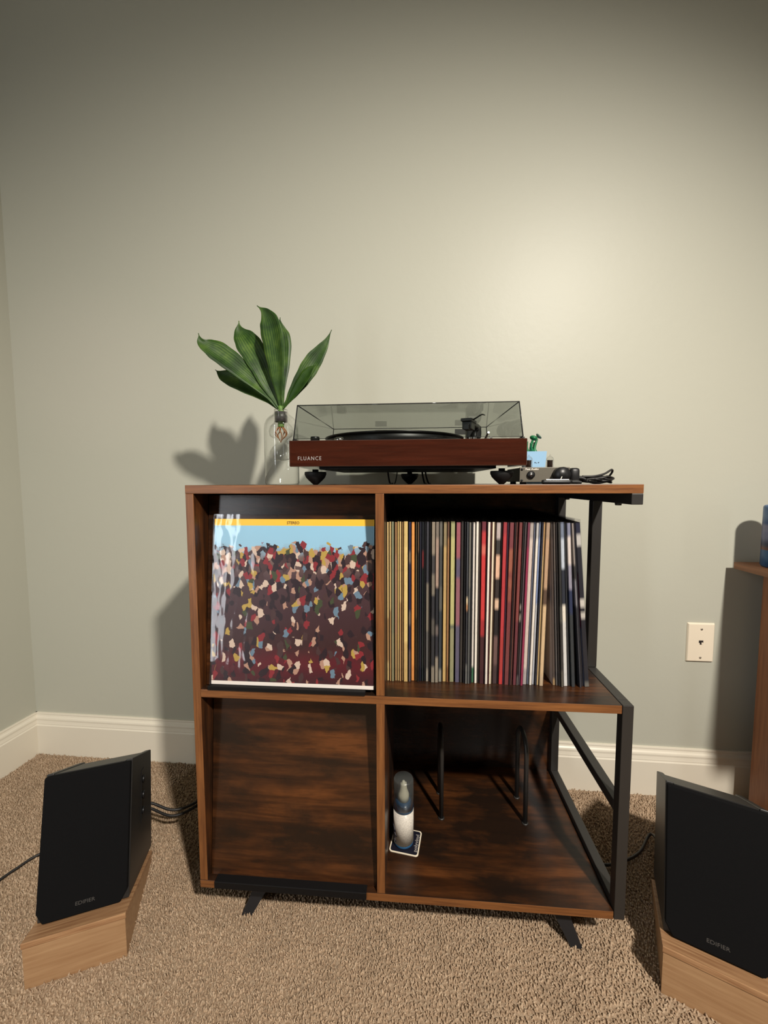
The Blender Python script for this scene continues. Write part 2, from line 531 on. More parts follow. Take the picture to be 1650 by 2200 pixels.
def prism_x(bm, prof, x0, x1, mi=0):
    """profile of (y,z) points extruded along x"""
    a = [bm.verts.new((x0, y, z)) for y, z in prof]
    b = [bm.verts.new((x1, y, z)) for y, z in prof]
    n = len(prof)
    for i in range(n):
        f = bm.faces.new((a[i], a[(i + 1) % n], b[(i + 1) % n], b[i]))
        f.material_index = mi
    bm.faces.new(a[::-1]).material_index = mi
    bm.faces.new(b).material_index = mi
    bmesh.ops.recalc_face_normals(bm, faces=bm.faces)
    return bm


def bevel_all(bm, off, seg=2, ang=0.5):
    es = [e for e in bm.edges if len(e.link_faces) == 2 and e.calc_face_angle(0) > ang]
    bmesh.ops.bevel(bm, geom=es, offset=off, segments=seg, profile=0.5, affect='EDGES')
    return bm


def lettering(name, text, size, mat, parent, matrix, extrude=0.0003, align='LEFT', width=None, bold=0.0, spacing=1.0):
    cu = bpy.data.curves.new(name, 'FONT')
    cu.body = text
    cu.size = size
    cu.extrude = extrude
    cu.offset = bold
    cu.align_x = align
    cu.space_character = spacing
    cu.resolution_u = 3
    t = bpy.data.objects.new(name, cu)
    C.objects.link(t)
    dg = bpy.context.evaluated_depsgraph_get()
    me = bpy.data.meshes.new_from_object(t.evaluated_get(dg))
    bpy.data.objects.remove(t, do_unlink=True)
    bpy.data.curves.remove(cu)
    if width:
        xs = [v.co.x for v in me.vertices]
        s = width / (max(xs) - min(xs))
        me.transform(Matrix.Diagonal((s, 1, 1, 1)))
    me.transform(matrix)
    me.materials.clear()
    me.materials.append(mat)
    me.name = name
    o = bpy.data.objects.new(name, me)
    C.objects.link(o)
    o.parent = parent
    return o


FRONT = Matrix.Rotation(math.pi / 2, 4, 'X')     # text plane facing -y

# ------------------------------------------------------------------ the room
WY0, WX0, WYAW, LA = 0.4611, -0.8096, -0.0175, -0.0788
WX = Vector((math.cos(WYAW), math.sin(WYAW), 0))     # along the back wall
WN = Vector((math.sin(WYAW), -math.cos(WYAW), 0))    # out of the back wall, into the room
LD = Vector((math.sin(LA), -math.cos(LA), 0))        # along the left wall toward the camera
LN = Vector((math.cos(LA), math.sin(LA), 0))         # out of the left wall
CORNER = Vector((WX0, WY0, 0))
BH = 0.1355
H_ROOM = 2.46


def slab(name, origin, along, normal, length, thick, z0, z1, mat, label, cat):
    bm = bmesh.new()
    a = Vector(origin); e = along * length; n = -normal * thick
    ps = [a, a + e, a + e + n, a + n]
    lo = [bm.verts.new((p.x, p.y, z0)) for p in ps]
    hi = [bm.verts.new((p.x, p.y, z1)) for p in ps]
    bm.faces.new(lo[::-1]); bm.faces.new(hi)
    for i in range(4):
        bm.faces.new((lo[i], lo[(i + 1) % 4], hi[(i + 1) % 4], hi[i]))
    bmesh.ops.recalc_face_normals(bm, faces=bm.faces)
    return tag(link_mesh(name, bm, mat), label, cat, kind='structure')


slab('wall_back', CORNER - WX * 0.1, WX, WN, 3.6, 0.1, 0, H_ROOM, M['wall'], 'grey-green painted wall behind the record cabinet', 'wall')
slab('wall_left', CORNER, LD, LN, 3.9, 0.1, 0, H_ROOM, M['wall'], 'grey-green painted side wall meeting the corner on the left', 'wall')
slab('wall_right', Vector((2.66, 0.45, 0)), Vector((0, -1, 0)), Vector((-1, 0, 0)), 4.0, 0.1, 0, H_ROOM, M['wall'], 'grey-green painted side wall outside the picture on the right', 'wall')
slab('wall_front', Vector((-1.2, -3.4, 0)), Vector((1, 0, 0)), Vector((0, 1, 0)), 4.0, 0.1, 0, H_ROOM, M['wall'], 'grey-green painted wall behind the camera', 'wall')
tag(box('ceiling', (-1.3, 2.8, -3.5, 0.6, H_ROOM, H_ROOM + 0.08), M['ceiling']), 'plain off-white ceiling above the picture', 'ceiling', kind='structure')
tag(box('floor', (-1.3, 2.8, -3.5, 0.6, -0.08, 0.0), M['carpet']), 'beige wall-to-wall carpet under the cabinet and speakers', 'carpet', kind='structure')

BASE = [(0.0, 0.0), (0.0145, 0.0), (0.0145, 0.097), (0.0125, 0.1005), (0.0125, 0.1035), (0.0118, 0.106), (0.0105, 0.112), (0.0108, 0.1175),
        (0.0095, 0.1215), (0.0065, 0.125), (0.0050, 0.129), (0.0055, 0.132), (0.0045, BH), (0.0, BH)]


def baseboard(name, origin, along, normal, length, label):
    bm = bmesh.new()
    a = [bm.verts.new(origin + normal * d + Vector((0, 0, z))) for d, z in BASE]
    b = [bm.verts.new(origin + along * length + normal * d + Vector((0, 0, z))) for d, z in BASE]
    n = len(BASE)
    for i in range(n):
        bm.faces.new((a[i], a[(i + 1) % n], b[(i + 1) % n], b[i]))
    bm.faces.new(a); bm.faces.new(b[::-1])
    bmesh.ops.recalc_face_normals(bm, faces=bm.faces)
    return tag(link_mesh(name, bm, M['trim']), label, 'baseboard', kind='structure')


baseboard('baseboard_back', CORNER, WX, WN, 3.45, 'cream moulded baseboard along the wall behind the cabinet')
baseboard('baseboard_left', CORNER, LD, LN, 3.8, 'cream moulded baseboard along the left side wall')


def carpet_pile():
    g = np.random.default_rng(3)
    sp = 0.0049
    xs = np.arange(-0.9, 1.75, sp); ys = np.arange(-0.42, 0.47, sp)
    X, Y = np.meshgrid(xs, ys)
    X = X.ravel() + g.uniform(-.5, .5, X.size) * sp
    Y = Y.ravel() + g.uniform(-.5, .5, Y.size) * sp
    keep = (Y < WY0 - 0.0175 * (X - WX0) - 0.016) & (X > WX0 + 0.017 - 0.079 * (WY0 - Y))
    for ax, ay, an in ((-0.254, -0.122, math.atan2(0.062, 0.144)), (0.841, -0.041, math.atan2(-0.431, 0.902))):
        du = (X - ax) * math.cos(an) + (Y - ay) * math.sin(an)
        dv_ = -(X - ax) * math.sin(an) + (Y - ay) * math.cos(an)
        keep &= ~((du > 0) & (du < 0.157) & (dv_ > 0) & (dv_ < 0.205))
    keep &= ~((X > 1.29) & (X < 1.314) & (Y > -0.05) & (Y < 0.363))
    X, Y = X[keep], Y[keep]
    n = X.size
    h = g.uniform(0.0038, 0.0068, n)
    r = g.uniform(0.0017, 0.0028, n)
    lean = g.normal(0, 0.0022, (n, 2))
    ang = g.uniform(0, math.pi, n)
    V = np.zeros((n, 7, 3), np.float32)
    for k in range(3):
        a = ang + k * 2 * math.pi / 3
        V[:, k, 0] = X + r * np.cos(a); V[:, k, 1] = Y + r * np.sin(a); V[:, k, 2] = -0.001
        V[:, k + 3, 0] = X + lean[:, 0] * .6 + r * .85 * np.cos(a + .4); V[:, k + 3, 1] = Y + lean[:, 1] * .6 + r * .85 * np.sin(a + .4); V[:, k + 3, 2] = h * .7
    V[:, 6, 0] = X + lean[:, 0]; V[:, 6, 1] = Y + lean[:, 1]; V[:, 6, 2] = h
    tri = np.array([[0, 1, 4], [0, 4, 3], [1, 2, 5], [1, 5, 4], [2, 0, 3], [2, 3, 5], [3, 4, 6], [4, 5, 6], [5, 3, 6]], np.int32)
    F = (np.arange(n, dtype=np.int32)[:, None, None] * 7 + tri[None]).reshape(-1)
    nt_ = n * 9
    me = bpy.data.meshes.new('carpet_pile')
    me.vertices.add(n * 7); me.vertices.foreach_set('co', V.reshape(-1))
    me.loops.add(nt_ * 3); me.loops.foreach_set('vertex_index', F)
    me.polygons.add(nt_)
    me.polygons.foreach_set('loop_start', np.arange(nt_, dtype=np.int32) * 3)
    me.polygons.foreach_set('loop_total', np.full(nt_, 3, np.int32))
    me.polygons.foreach_set('use_smooth', np.ones(nt_, bool))
    me.update(calc_edges=True)
    me.materials.append(M['carpet_pile'])
    o = bpy.data.objects.new('carpet_pile', me)
    C.objects.link(o)
    tag(o, 'short beige carpet pile covering the floor', 'carpet', kind='stuff')


carpet_pile()

# ------------------------------------------------------------------ the record cabinet
W, ZT, ZM, ZB, D, XD, T = 0.80, 0.872, 0.487, 0.083, 0.362, 0.349, 0.0155
CO = (0.0, 0.0, 0.0)
cab = thing('record_cabinet', 'rustic brown record cabinet with black steel side frame against the wall', 'cabinet', CO)
RB, RZ = [M['rustic_x'], M['edge_x']], [M['rustic_z'], M['edge_z']]
board('top_board', (0, W, 0, D + 0.006, ZT - T, ZT), RB, cab, CO)
board('side_panel', (0, T, 0.0005, D, ZB + T, ZT - T), RZ, cab, CO)
board('divider_panel', (XD, XD + T, 0.0005, D, ZM, ZT - T), RZ, cab, CO)
board('divider_panel', (XD, XD + T, 0.0005, D, ZB + T, ZM - T), RZ, cab, CO)
board('middle_shelf', (T, W - 0.02, 0, D - 0.002, ZM - T, ZM), RB, cab, CO)
board('bottom_board', (0, W - 0.02, 0, D, ZB, ZB + T), RB, cab, CO)
box('back_panel', (0.002, W - 0.0105, D - 0.001, D + 0.005, ZB + 0.002, ZT - T), M['rustic_panel'], cab, CO)
S = 0.019
def steel(name, b, bev=0.0012):
    return box(name, b, M['steel'], cab, CO, bev)
steel('back_post', (W - S, W, D - S, D, ZB, ZT - T))
steel('upper_post', (W - S, W, 0.146, 0.146 + S, ZM + 0.0005, ZT - T - S))
steel('front_post', (W - S, W, 0, S, ZB, ZM))
steel('top_rail', (W - S, W, 0, D - S, ZT - T - S, ZT - T))
steel('shelf_rail', (W - S, W, S, D - S, ZM - S, ZM))
steel('side_rail', (W - S, W, S, D - S, 0.278, 0.297))
steel('bottom_rail', (W - S, W, S, D - S, ZB, ZB + T + 0.012))
# rubber feet and screws under the top rail
for y in (0.055, 0.30):
    bm = bmesh.new(); lathe(bm, [(0, ZT - T - S - 0.004), (0.005, ZT - T - S - 0.004), (0.006, ZT - T - S), (0, ZT - T - S)], W - S / 2 - 0.004, y, 12)
    link_mesh('bolt_head', bm, M['steel'], cab)
# splayed legs
def leg(x, y, dx, dy):
    bm = bmesh.new()
    hw = 0.017
    top = [(x - hw, y - 0.011, ZB), (x + hw, y - 0.011, ZB), (x + hw, y + 0.011, ZB), (x - hw, y + 0.011, ZB)]
    k = 0.62
    bot = [(x + dx - hw * k, y + dy - 0.007, 0), (x + dx + hw * k, y + dy - 0.007, 0), (x + dx + hw * k, y + dy + 0.007, 0), (x + dx - hw * k, y + dy + 0.007, 0)]
    a = [bm.verts.new(p) for p in bot]; b = [bm.verts.new(p) for p in top]
    bm.faces.new(a[::-1]); bm.faces.new(b)
    for i in range(4):
        bm.faces.new((a[i], a[(i + 1) % 4], b[(i + 1) % 4], b[i]))
    bevel_all(bm, 0.004, 2, 1.0)
    o = link_mesh('leg', bm, M['leg_black'], cab)
    return o
leg(0.125, 0.060, -0.045, -0.028)
leg(0.685, 0.055, 0.040, -0.032)
leg(0.125, 0.300, -0.045, 0.028)
leg(0.685, 0.300, 0.040, 0.032)

# tilted display boards with their black ledges
def display(z0, z1, y0, y1, lz0, lz1, ly):
    bm = bmesh.new()
    prism_x(bm, [(y0, z0), (y1, z1), (y1 + 0.010, z1), (y0 + 0.010, z0)], T + 0.0025, XD - 0.0025)
    p = link_mesh('display_board', bm, M['rustic_panel'], cab)
    led = box('ledge', (0.031, 0.329, ly, y0 + 0.004, lz0, lz1), M['ledge'], p, CO, 0.001)
    led['label'] = 'black ledge at the foot of the display board'
display(ZM + 0.0015, ZT - T - 0.004, 0.017, 0.052, ZM + 0.0005, ZM + 0.0085, -0.003)
display(ZB + T + 0.0015, ZM - T - 0.004, 0.012, 0.044, ZB + 0.0045, ZB + T + 0.003, -0.0045)
# (ledge of the lower board hooks over the front of the bottom board)

# ------------------------------------------------------------------ record on display (plain abstract cover)
tilt = math.atan2(0.0345, 0.31)
ral = tag(bpy.data.objects.new('record_sleeve', None), 'framed-looking record cover shown face out, yellow strip above blue and dark red print', 'record sleeve')
C.objects.link(ral)
ral.location = (0.0345, 0.0035, ZM + 0.0092)
ral.rotation_euler = (-tilt, 0, 0.0)
ral['label'] = 'record cover shown face out, yellow strip above blue and dark red print'
bm = bmesh.new(); bx(bm, 0.0, 0.309, 0.0008, 0.0040, 0.0, 0.313, 0.0004)
link_mesh('printed_cover', bm, M['cover'], ral)
bm = bmesh.new()
v = [bm.verts.new(p) for p in ((-0.0025, 0.0002, -0.0005), (0.3115, 0.0002, -0.0005), (0.3115, 0.0002, 0.322), (-0.0025, 0.0002, 0.322),
                               (-0.0025, 0.0046, -0.0005), (0.3115, 0.0046, -0.0005), (0.3115, 0.0046, 0.322), (-0.0025, 0.0046, 0.322))]
for q in ((0, 1, 2, 3), (5, 4, 7, 6), (4, 5, 1, 0), (4, 0, 3, 7), (1, 5, 6, 2)):
    bm.faces.new([v[i] for i in q])
pl = link_mesh('plastic_sleeve', bm, M['poly_cover'], ral)
pl['label'] = 'clear glossy plastic outer sleeve'
lettering('stereo_lettering', 'STEREO', 0.0075, M['letter_dark'], ral, Matrix.Translation((0.142, 0.0007, 0.3035)) @ FRONT, 0.0001, width=0.024, bold=0.0001)

# ------------------------------------------------------------------ shelved records
def c(*rgb):
    return srgb(*rgb)
CRM, TAN, YEL = (226, 196, 136), (190, 152, 104), (244, 214, 140)
BLK, CHA, GRY = (26, 26, 30), (46, 48, 52), (104, 104, 98)
WHT, NAV = (238, 230, 218), (38, 38, 72)
# x0,x1 (mm at eye line), description, list of (start fraction from bottom, colour), optional left-face stops
REC = [
 (365, 369, 'cream', [(0, CRM), (.12, TAN), (.4, CRM)]),
 (370, 373.5, 'tan-streaked cream', [(0, TAN), (.45, CRM)]),
 (374, 379, 'grey-green', [(0, (150, 146, 112)), (.3, (136, 140, 112))]),
 (380, 385, 'dusty pink-tan', [(0, (170, 136, 94)), (.3, (176, 134, 104)), (.8, (160, 122, 84))]),
 (385.3, 388.5, 'pale yellow', [(0, CRM), (.2, YEL)]),
 (389, 393, 'cream and brown', [(0, TAN), (.5, CRM)]),
 (394, 397, 'light tan', [(0, (206, 168, 116))]),
 (397.4, 405.5, 'wide pale yellow', [(0, (220, 186, 120)), (.25, YEL), (.85, (230, 200, 130))]),
 (407, 411.5, 'navy blue mottled', [(0, (96, 84, 84)), (.2, NAV), (.36, (110, 100, 96)), (.45, NAV), (.75, (120, 108, 98)), (.82, NAV)]),
 (412, 418.5, 'bright orange', [(0, (226, 150, 80)), (.1, (238, 162, 84))]),
 (420, 423.5, 'olive brown', [(0, (84, 72, 50)), (.4, (126, 110, 78)), (.8, (96, 82, 58))]),
 (424, 427, 'dark olive', [(0, (50, 48, 44)), (.82, (110, 90, 70))]),
 (427.3, 432, 'black navy', [(0, (28, 30, 44))]),
 (432.3, 436, 'dark green with red mark', [(0, (36, 44, 44)), (.72, (128, 54, 56)), (.82, (40, 44, 48))]),
 (436.3, 440, 'plain black', [(0, BLK)]),
 (440.3, 446, 'charcoal with pale edge', [(0, (150, 142, 128)), (.08, (92, 90, 88)), (.32, (130, 122, 108)), (.62, (62, 62, 68))]),
 (446.3, 450, 'thin black', [(0, (20, 20, 22))]),
 (450.4, 457.5, 'worn grey', [(0, (140, 130, 114)), (.1, (46, 48, 52)), (.3, (90, 86, 80)), (.4, (50, 50, 54)), (.55, (130, 122, 108)), (.68, (70, 68, 68)), (.8, (150, 138, 120))]),
 (458, 464.5, 'rosy grey mottled', [(0, (150, 140, 124)), (.16, (44, 46, 54)), (.3, (110, 100, 96)), (.36, (40, 42, 48)), (.6, (170, 146, 130)), (.9, (130, 120, 108))]),
 (465, 471.5, 'slate grey', [(0, (140, 138, 126)), (.08, (54, 62, 68)), (.45, (96, 96, 90)), (.6, (74, 76, 74)), (.85, (104, 102, 94))]),
 (473, 480, 'mustard tan', [(0, (206, 172, 110)), (.5, (196, 164, 108)), (.85, (150, 134, 100))]),
 (480.2, 484.5, 'coffee brown', [(0, (130, 88, 54)), (.1, (158, 116, 78)), (.9, (110, 80, 64))]),
 (486.5, 495, 'pale green', [(0, (150, 148, 112)), (.34, (96, 104, 92)), (.36, (190, 186, 126)), (.9, (164, 166, 118))]),
 (497, 505.5, 'mauve and rose', [(0, (96, 92, 112)), (.36, (150, 100, 108)), (.66, (98, 90, 112)), (.78, (160, 92, 100))]),
 (506, 511.3, 'dark brown-grey', [(0, (60, 56, 52)), (.5, (52, 48, 46))]),
 (512, 515.5, 'narrow black', [(0, BLK)]),
 (516, 520, 'grey with cream patch', [(0, (120, 120, 116)), (.12, (58, 60, 66)), (.46, (190, 140, 100)), (.5, (226, 206, 170)), (.54, (70, 72, 76))]),
 (520.3, 525, 'mid grey', [(0, (92, 94, 92)), (.6, (112, 110, 102))]),
 (525.3, 528, 'graphite', [(0, CHA)]),
 (528.4, 533, 'white with green foot', [(0, (70, 120, 88)), (.1, WHT)]),
 (534, 539, 'bright white', [(0, (246, 238, 222))]),
 (539.4, 543.5, 'dark taupe', [(0, (58, 50, 46)), (.7, (70, 60, 52))]),
 (544, 552.5, 'bright red', [(0, (70, 36, 40)), (.3, (168, 50, 54)), (.4, (206, 62, 62)), (.8, (216, 110, 96)), (.86, (196, 62, 64)), (.94, (110, 48, 58))]),
 (553, 554.6, 'thin dark plum', [(0, (52, 32, 42))]),
 (555, 560, 'ivory white', [(0, (244, 232, 216))]),
 (560.3, 562.6, 'maroon', [(0, (96, 44, 44))]),
 (563, 567.5, 'cream white', [(0, (240, 226, 196))]),
 (567.8, 570.5, 'dark brown', [(0, (78, 56, 42))]),
 (571, 579.5, 'black with blush patches', [(0, (74, 56, 56)), (.12, (110, 84, 80)), (.3, (40, 36, 38)), (.47, (224, 190, 160)), (.53, (58, 50, 48)), (.66, (232, 188, 158)), (.80, (60, 56, 54)), (.9, (190, 176, 170))]),
 (580, 582.6, 'thin charcoal', [(0, (40, 36, 38))]),
 (583, 590.3, 'crimson', [(0, (196, 62, 60)), (.08, (176, 60, 58)), (.3, (188, 62, 66)), (.93, (160, 58, 64))]),
 (590.6, 594, 'dark violet', [(0, (66, 48, 66))]),
 (594.3, 602.5, 'maroon with copper flecks', [(0, (120, 62, 62)), (.52, (142, 80, 68)), (.6, (154, 90, 72)), (.66, (136, 74, 66)), (.7, (158, 94, 74)), (.84, (124, 64, 68))]),
 (603, 606, 'black-brown', [(0, (50, 40, 42))]),
 (606.2, 608.2, 'thin rose', [(0, (176, 120, 106))]),
 (608.4, 611, 'dark maroon', [(0, (88, 42, 50))]),
 (611.3, 617.7, 'brick red', [(0, (110, 56, 62)), (.4, (132, 70, 66)), (.85, (118, 62, 60))]),
 (618, 621.4, 'black with pale flecks', [(0, (110, 104, 100)), (.06, (38, 34, 36)), (.4, (170, 160, 146)), (.44, (40, 36, 38)), (.47, (160, 150, 140)), (.5, (42, 40, 40))]),
 (622, 626, 'smoky grey', [(0, (90, 78, 82)), (.7, (84, 76, 76))]),
 (626.2, 631, 'magenta', [(0, (150, 50, 80)), (.85, (120, 56, 76))]),
 (631.4, 639, 'wide off-white', [(0, (176, 168, 164)), (.1, (214, 198, 186)), (.9, (176, 166, 158))]),
 (639.3, 642.5, 'blue-grey', [(0, (108, 114, 132))]),
 (643, 648, 'clean white', [(0, (240, 232, 218)), (.9, (190, 188, 184))]),
 (648.3, 653, 'pale blue', [(0, (186, 188, 192)), (.5, (130, 146, 182)), (.9, (110, 120, 140))]),
 (653.3, 656, 'midnight', [(0, (48, 50, 64))]),
 (656.3, 660.3, 'straw yellow', [(0, (206, 176, 124)), (.8, (200, 160, 108))]),
 (660.6, 668, 'beige and brown', [(0, (196, 172, 140)), (.06, (216, 186, 144)), (.5, (96, 76, 62)), (.6, (190, 156, 124)), (.9, (170, 144, 120))]),
 (673, 678.2, 'dark brown white-sided', [(0, (170, 140, 100)), (.04, (84, 72, 66)), (.5, (76, 64, 58)), (.9, (60, 52, 48))], [(0, (206, 196, 196))]),
 (678.5, 681.6, 'steel grey', [(0, (110, 106, 104)), (.7, (124, 114, 106))]),
 (681.9, 685, 'ash black', [(0, (52, 48, 48))]),
 (685.3, 690, 'dark olive grey', [(0, (96, 90, 80)), (.1, (60, 58, 56)), (.4, (88, 88, 82)), (.5, (52, 52, 50))]),
 (690.5, 698, 'white and navy', [(0, (222, 220, 214)), (.4, (236, 228, 210)), (.5, (46, 50, 60)), (.72, (196, 204, 214)), (.9, (120, 130, 148))]),
 (698.4, 702, 'deep grey', [(0, (58, 60, 62))]),
 (702.6, 709.5, 'pale lilac and navy', [(0, (56, 60, 62)), (.45, (48, 56, 84)), (.6, (150, 146, 160)), (.75, (220, 208, 200)), (.92, (130, 132, 152))]),
 (712, 716, 'grey and black speckled', [(0, (60, 60, 66)), (.5, (130, 128, 134)), (.66, (60, 58, 56)), (.75, (150, 140, 132))]),
 (716.3, 720, 'dull black', [(0, (44, 44, 50))]),
 (720.4, 729.5, 'black white-lettered', [(0, (110, 108, 100)), (.03, (40, 40, 46)), (.42, (196, 190, 180)), (.46, (40, 40, 46)), (.49, (206, 200, 190)), (.54, (38, 38, 46)), (.86, (190, 186, 180)), (.93, (34, 36, 56))],
  [(0, (128, 136, 164)), (.36, (120, 40, 74)), (.7, (160, 156, 170))]),
]
ORD = ['zeroth', 'first', 'second', 'third', 'fourth', 'fifth', 'sixth', 'seventh', 'eighth', 'ninth', 'tenth', 'eleventh', 'twelfth', 'thirteenth',
       'fourteenth', 'fifteenth', 'sixteenth', 'seventeenth', 'eighteenth', 'nineteenth']
TENS = {2: 'twent', 3: 'thirt', 4: 'fort', 5: 'fift', 6: 'sixt'}
def ordinal(n):
    if n < 20:
        return ORD[n]
    t, u = divmod(n, 10)
    return TENS[t] + 'ieth' if u == 0 else TENS[t] + 'y-' + ORD[u]
LEAN = [(365, 0.0), (540, 0.0), (590, 0.004), (632, 0.0075), (669, 0.005), (670, -0.012), (690, -0.015), (711, -0.019), (712, -0.024), (730, -0.028)]
def lean_at(x):
    for (a, la), (b, lb) in zip(LEAN[:-1], LEAN[1:]):
        if a <= x <= b:
            return la + (lb - la) * (x - a) / (b - a)
    return LEAN[-1][1]


def sleeve_mesh(wd, ht, dp, stops, face):
    bm = bmesh.new()
    lay = bm.loops.layers.color.new('print')
    B = 0.012                                   # printed colours bleed softly into one another
    cuts = {0.0, 1.0}
    for s_, _ in list(stops[1:]) + list((face or [])[1:]):
        cuts |= {max(0.0, s_ - B), min(1.0, s_ + B)}
    zs = sorted(cuts)
    h = wd / 2
    rings = []
    for z in zs:
        rings.append([bm.verts.new((px, py, z * ht)) for px, py in ((-h, dp), (-h, 0.0012), (-h + 0.0006, 0), (h - 0.0006, 0), (h, 0.0012), (h, dp))])
    def col(st, z):
        r = np.array(st[0][1], float)
        for s_, cc in st[1:]:
            t = min(1.0, max(0.0, (z - (s_ - B)) / (2 * B)))
            r = r * (1 - t) + np.array(cc, float) * t
        return r / 255
    def paint(f, st):
        for l in f.loops:
            q = col(st, l.vert.co.z / ht)
            l[lay] = (q[0], q[1], q[2], 1)
    for k in range(len(zs) - 1):
        a, b = rings[k], rings[k + 1]
        for i in range(5):
            f = bm.faces.new((a[i], a[i + 1], b[i + 1], b[i]))
            paint(f, face if (face and i == 0) else stops)
        paint(bm.faces.new((a[5], a[0], b[0], b[5])), [(0, (120, 110, 100))])
    paint(bm.faces.new(rings[0][::-1]), [(0, (90, 84, 78))])
    paint(bm.faces.new(rings[-1]), [(0, (110, 104, 98))])
    return bm


SPY = 0.060
for i, rec in enumerate(REC):
    x0, x1, desc, stops = rec[:4]
    face = rec[4] if len(rec) > 4 else None
    xc = (x0 + x1) / 2000
    wd = (x1 - x0) / 1000
    a = math.atan2(lean_at(xc * 1000), 0.315)
    lab = '%s record sleeve, %s from the wooden divider on the middle shelf' % (desc, ordinal(i + 1))
    jy = rnd.uniform(-0.0035, 0.0035)
    zb_ = ZM + 0.0004 + abs(math.sin(a)) * wd / 2
    r = thing('record_sleeve', lab, 'record sleeve', (xc - 0.242 * math.tan(a), SPY + jy, zb_), 0, 'records standing upright on the middle shelf')
    r.rotation_euler = (0, a, 0)
    ht = 0.3145 + rnd.uniform(-0.0015, 0.0005)
    link_mesh('card_sleeve', sleeve_mesh(max(wd - 0.0007, 0.0012), ht, 0.296, stops, face), M['print'], r)
    bm = bmesh.new()
    hw = wd / 2 - 0.00015
    zt_ = ht + 0.0075 + rnd.uniform(-0.002, 0.002)
    v = [bm.verts.new(p) for p in ((-hw, -0.0016, 0), (hw, -0.0016, 0), (hw, 0.297, 0), (-hw, 0.297, 0), (-hw, -0.0016, zt_), (hw, -0.0016, zt_), (hw, 0.297, zt_), (-hw, 0.297, zt_))]
    for q in ((0, 1, 5, 4), (1, 2, 6, 5), (3, 0, 4, 7)):
        bm.faces.new([v[k] for k in q])
    link_mesh('plastic_sleeve', bm, M['poly'], r)

# ------------------------------------------------------------------ things in the lower right compartment
ZS = ZB + T
def wire_divider(x, label):
    t = thing('wire_divider', label, 'record divider', (x, 0.22, ZS), 0, 'wire record dividers in the lower compartment')
    bm = bmesh.new()
    pts = [(0, -0.038, 0)]
    pts += [(0, -0.038, 0.150)]
    for k in range(0, 13):
        th = math.pi * k / 12
        pts.append((0, -0.038 * math.cos(th), 0.158 + 0.038 * math.sin(th)))
    pts += [(0, 0.038, 0.150), (0, 0.038, 0)]
    tube(bm, pts, 0.0052, 10, raw=True)
    link_mesh('bent_rod', bm, M['steel'], t)
    for y in (-0.038, 0.038):
        bm = bmesh.new(); lathe(bm, [(0, 0), (0.0075, 0), (0.0075, 0.0015), (0.0052, 0.0025), (0, 0.0025)], 0, y, 14)
        link_mesh('foot_collar', bm, M['steel'], t)
wire_divider(0.4815, 'black bent-rod record divider nearer the spray bottle')
wire_divider(0.6715, 'black bent-rod record divider nearer the steel side frame')

# coaster
ct = thing('coaster', 'small square navy coaster with cream border under the spray bottle', 'coaster', (0.401, 0.1145, ZS), math.radians(-9))
def rounded_square(bm, h, r, z0, z1, seg=5):
    pts = []
    for cx, cy, a0 in ((h - r, h - r, 0), (-h + r, h - r, 90), (-h + r, -h + r, 180), (h - r, -h + r, 270)):
        for k in range(seg + 1):
            a = math.radians(a0 + 90 * k / seg)
            pts.append((cx + r * math.cos(a), cy + r * math.sin(a)))
    lo = [bm.verts.new((x, y, z0)) for x, y in pts]; hi = [bm.verts.new((x, y, z1)) for x, y in pts]
    bm.faces.new(lo[::-1]); bm.faces.new(hi)
    for i in range(len(pts)):
        j = (i + 1) % len(pts)
        bm.faces.new((lo[i], lo[j], hi[j], hi[i]))
bm = bmesh.new(); rounded_square(bm, 0.031, 0.006, 0, 0.0013)
link_mesh('border', bm, M['cream'], ct)
bm = bmesh.new(); rounded_square(bm, 0.0285, 0.0045, 0.0002, 0.0017)
link_mesh('centre', bm, M['navy'], ct)
lettering('polyvinyl_lettering', 'polyvinyl', 0.0105, M['letter_silver'], ct, Matrix.Translation((0.0265, -0.022, 0.0018)) @ Matrix.Rotation(math.pi / 2, 4, 'Z'), 0.0001, width=0.042, bold=0.0002)

# spray bottle
BC = (0.396, 0.113)
bt = thing('spray_bottle', 'small white-labelled spray bottle with blue shoulder and clear cap', 'bottle', (BC[0], BC[1], ZS + 0.0018))
bm = bmesh.new(); lathe(bm, [(0, 0), (0.0195, 0), (0.0213, 0.002), (0.0213, 0.006), (0.0205, 0.0075), (0.0, 0.0075)], 0, 0, 32)
link_mesh('base', bm, M['blue_liquid'], bt)
bm = bmesh.new(); lathe(bm, [(0, 0.0070), (0.0216, 0.0070), (0.0216, 0.078), (0.0, 0.078)], 0, 0, 40)
link_mesh('paper_label', bm, M['label'], bt)
bm = bmesh.new(); lathe(bm, [(0, 0.0775), (0.0214, 0.0775), (0.0214, 0.086), (0.020, 0.091), (0.014, 0.095), (0.010, 0.097), (0, 0.097)], 0, 0, 32)
link_mesh('shoulder', bm, M['blue_liquid'], bt)
bm = bmesh.new(); lathe(bm, [(0, 0.096), (0.0115, 0.096), (0.0118, 0.108), (0.0105, 0.113), (0.0078, 0.120), (0.0068, 0.129), (0.0066, 0.134), (0.0030, 0.136), (0.0024, 0.139), (0, 0.139)], 0, 0, 24)
link_mesh('spray_head', bm, M['white_plastic'], bt)
bm = bmesh.new(); lathe(bm, [(0.0215, 0.0825), (0.0212, 0.142), (0.0195, 0.1455), (0, 0.1455), (0, 0.1447), (0.0190, 0.1447), (0.0204, 0.1416), (0.0207, 0.0825)], 0, 0, 32, closed=True)
cp = link_mesh('cap', bm, M['frost'], bt); cp['label'] = 'clear frosted dome cap'
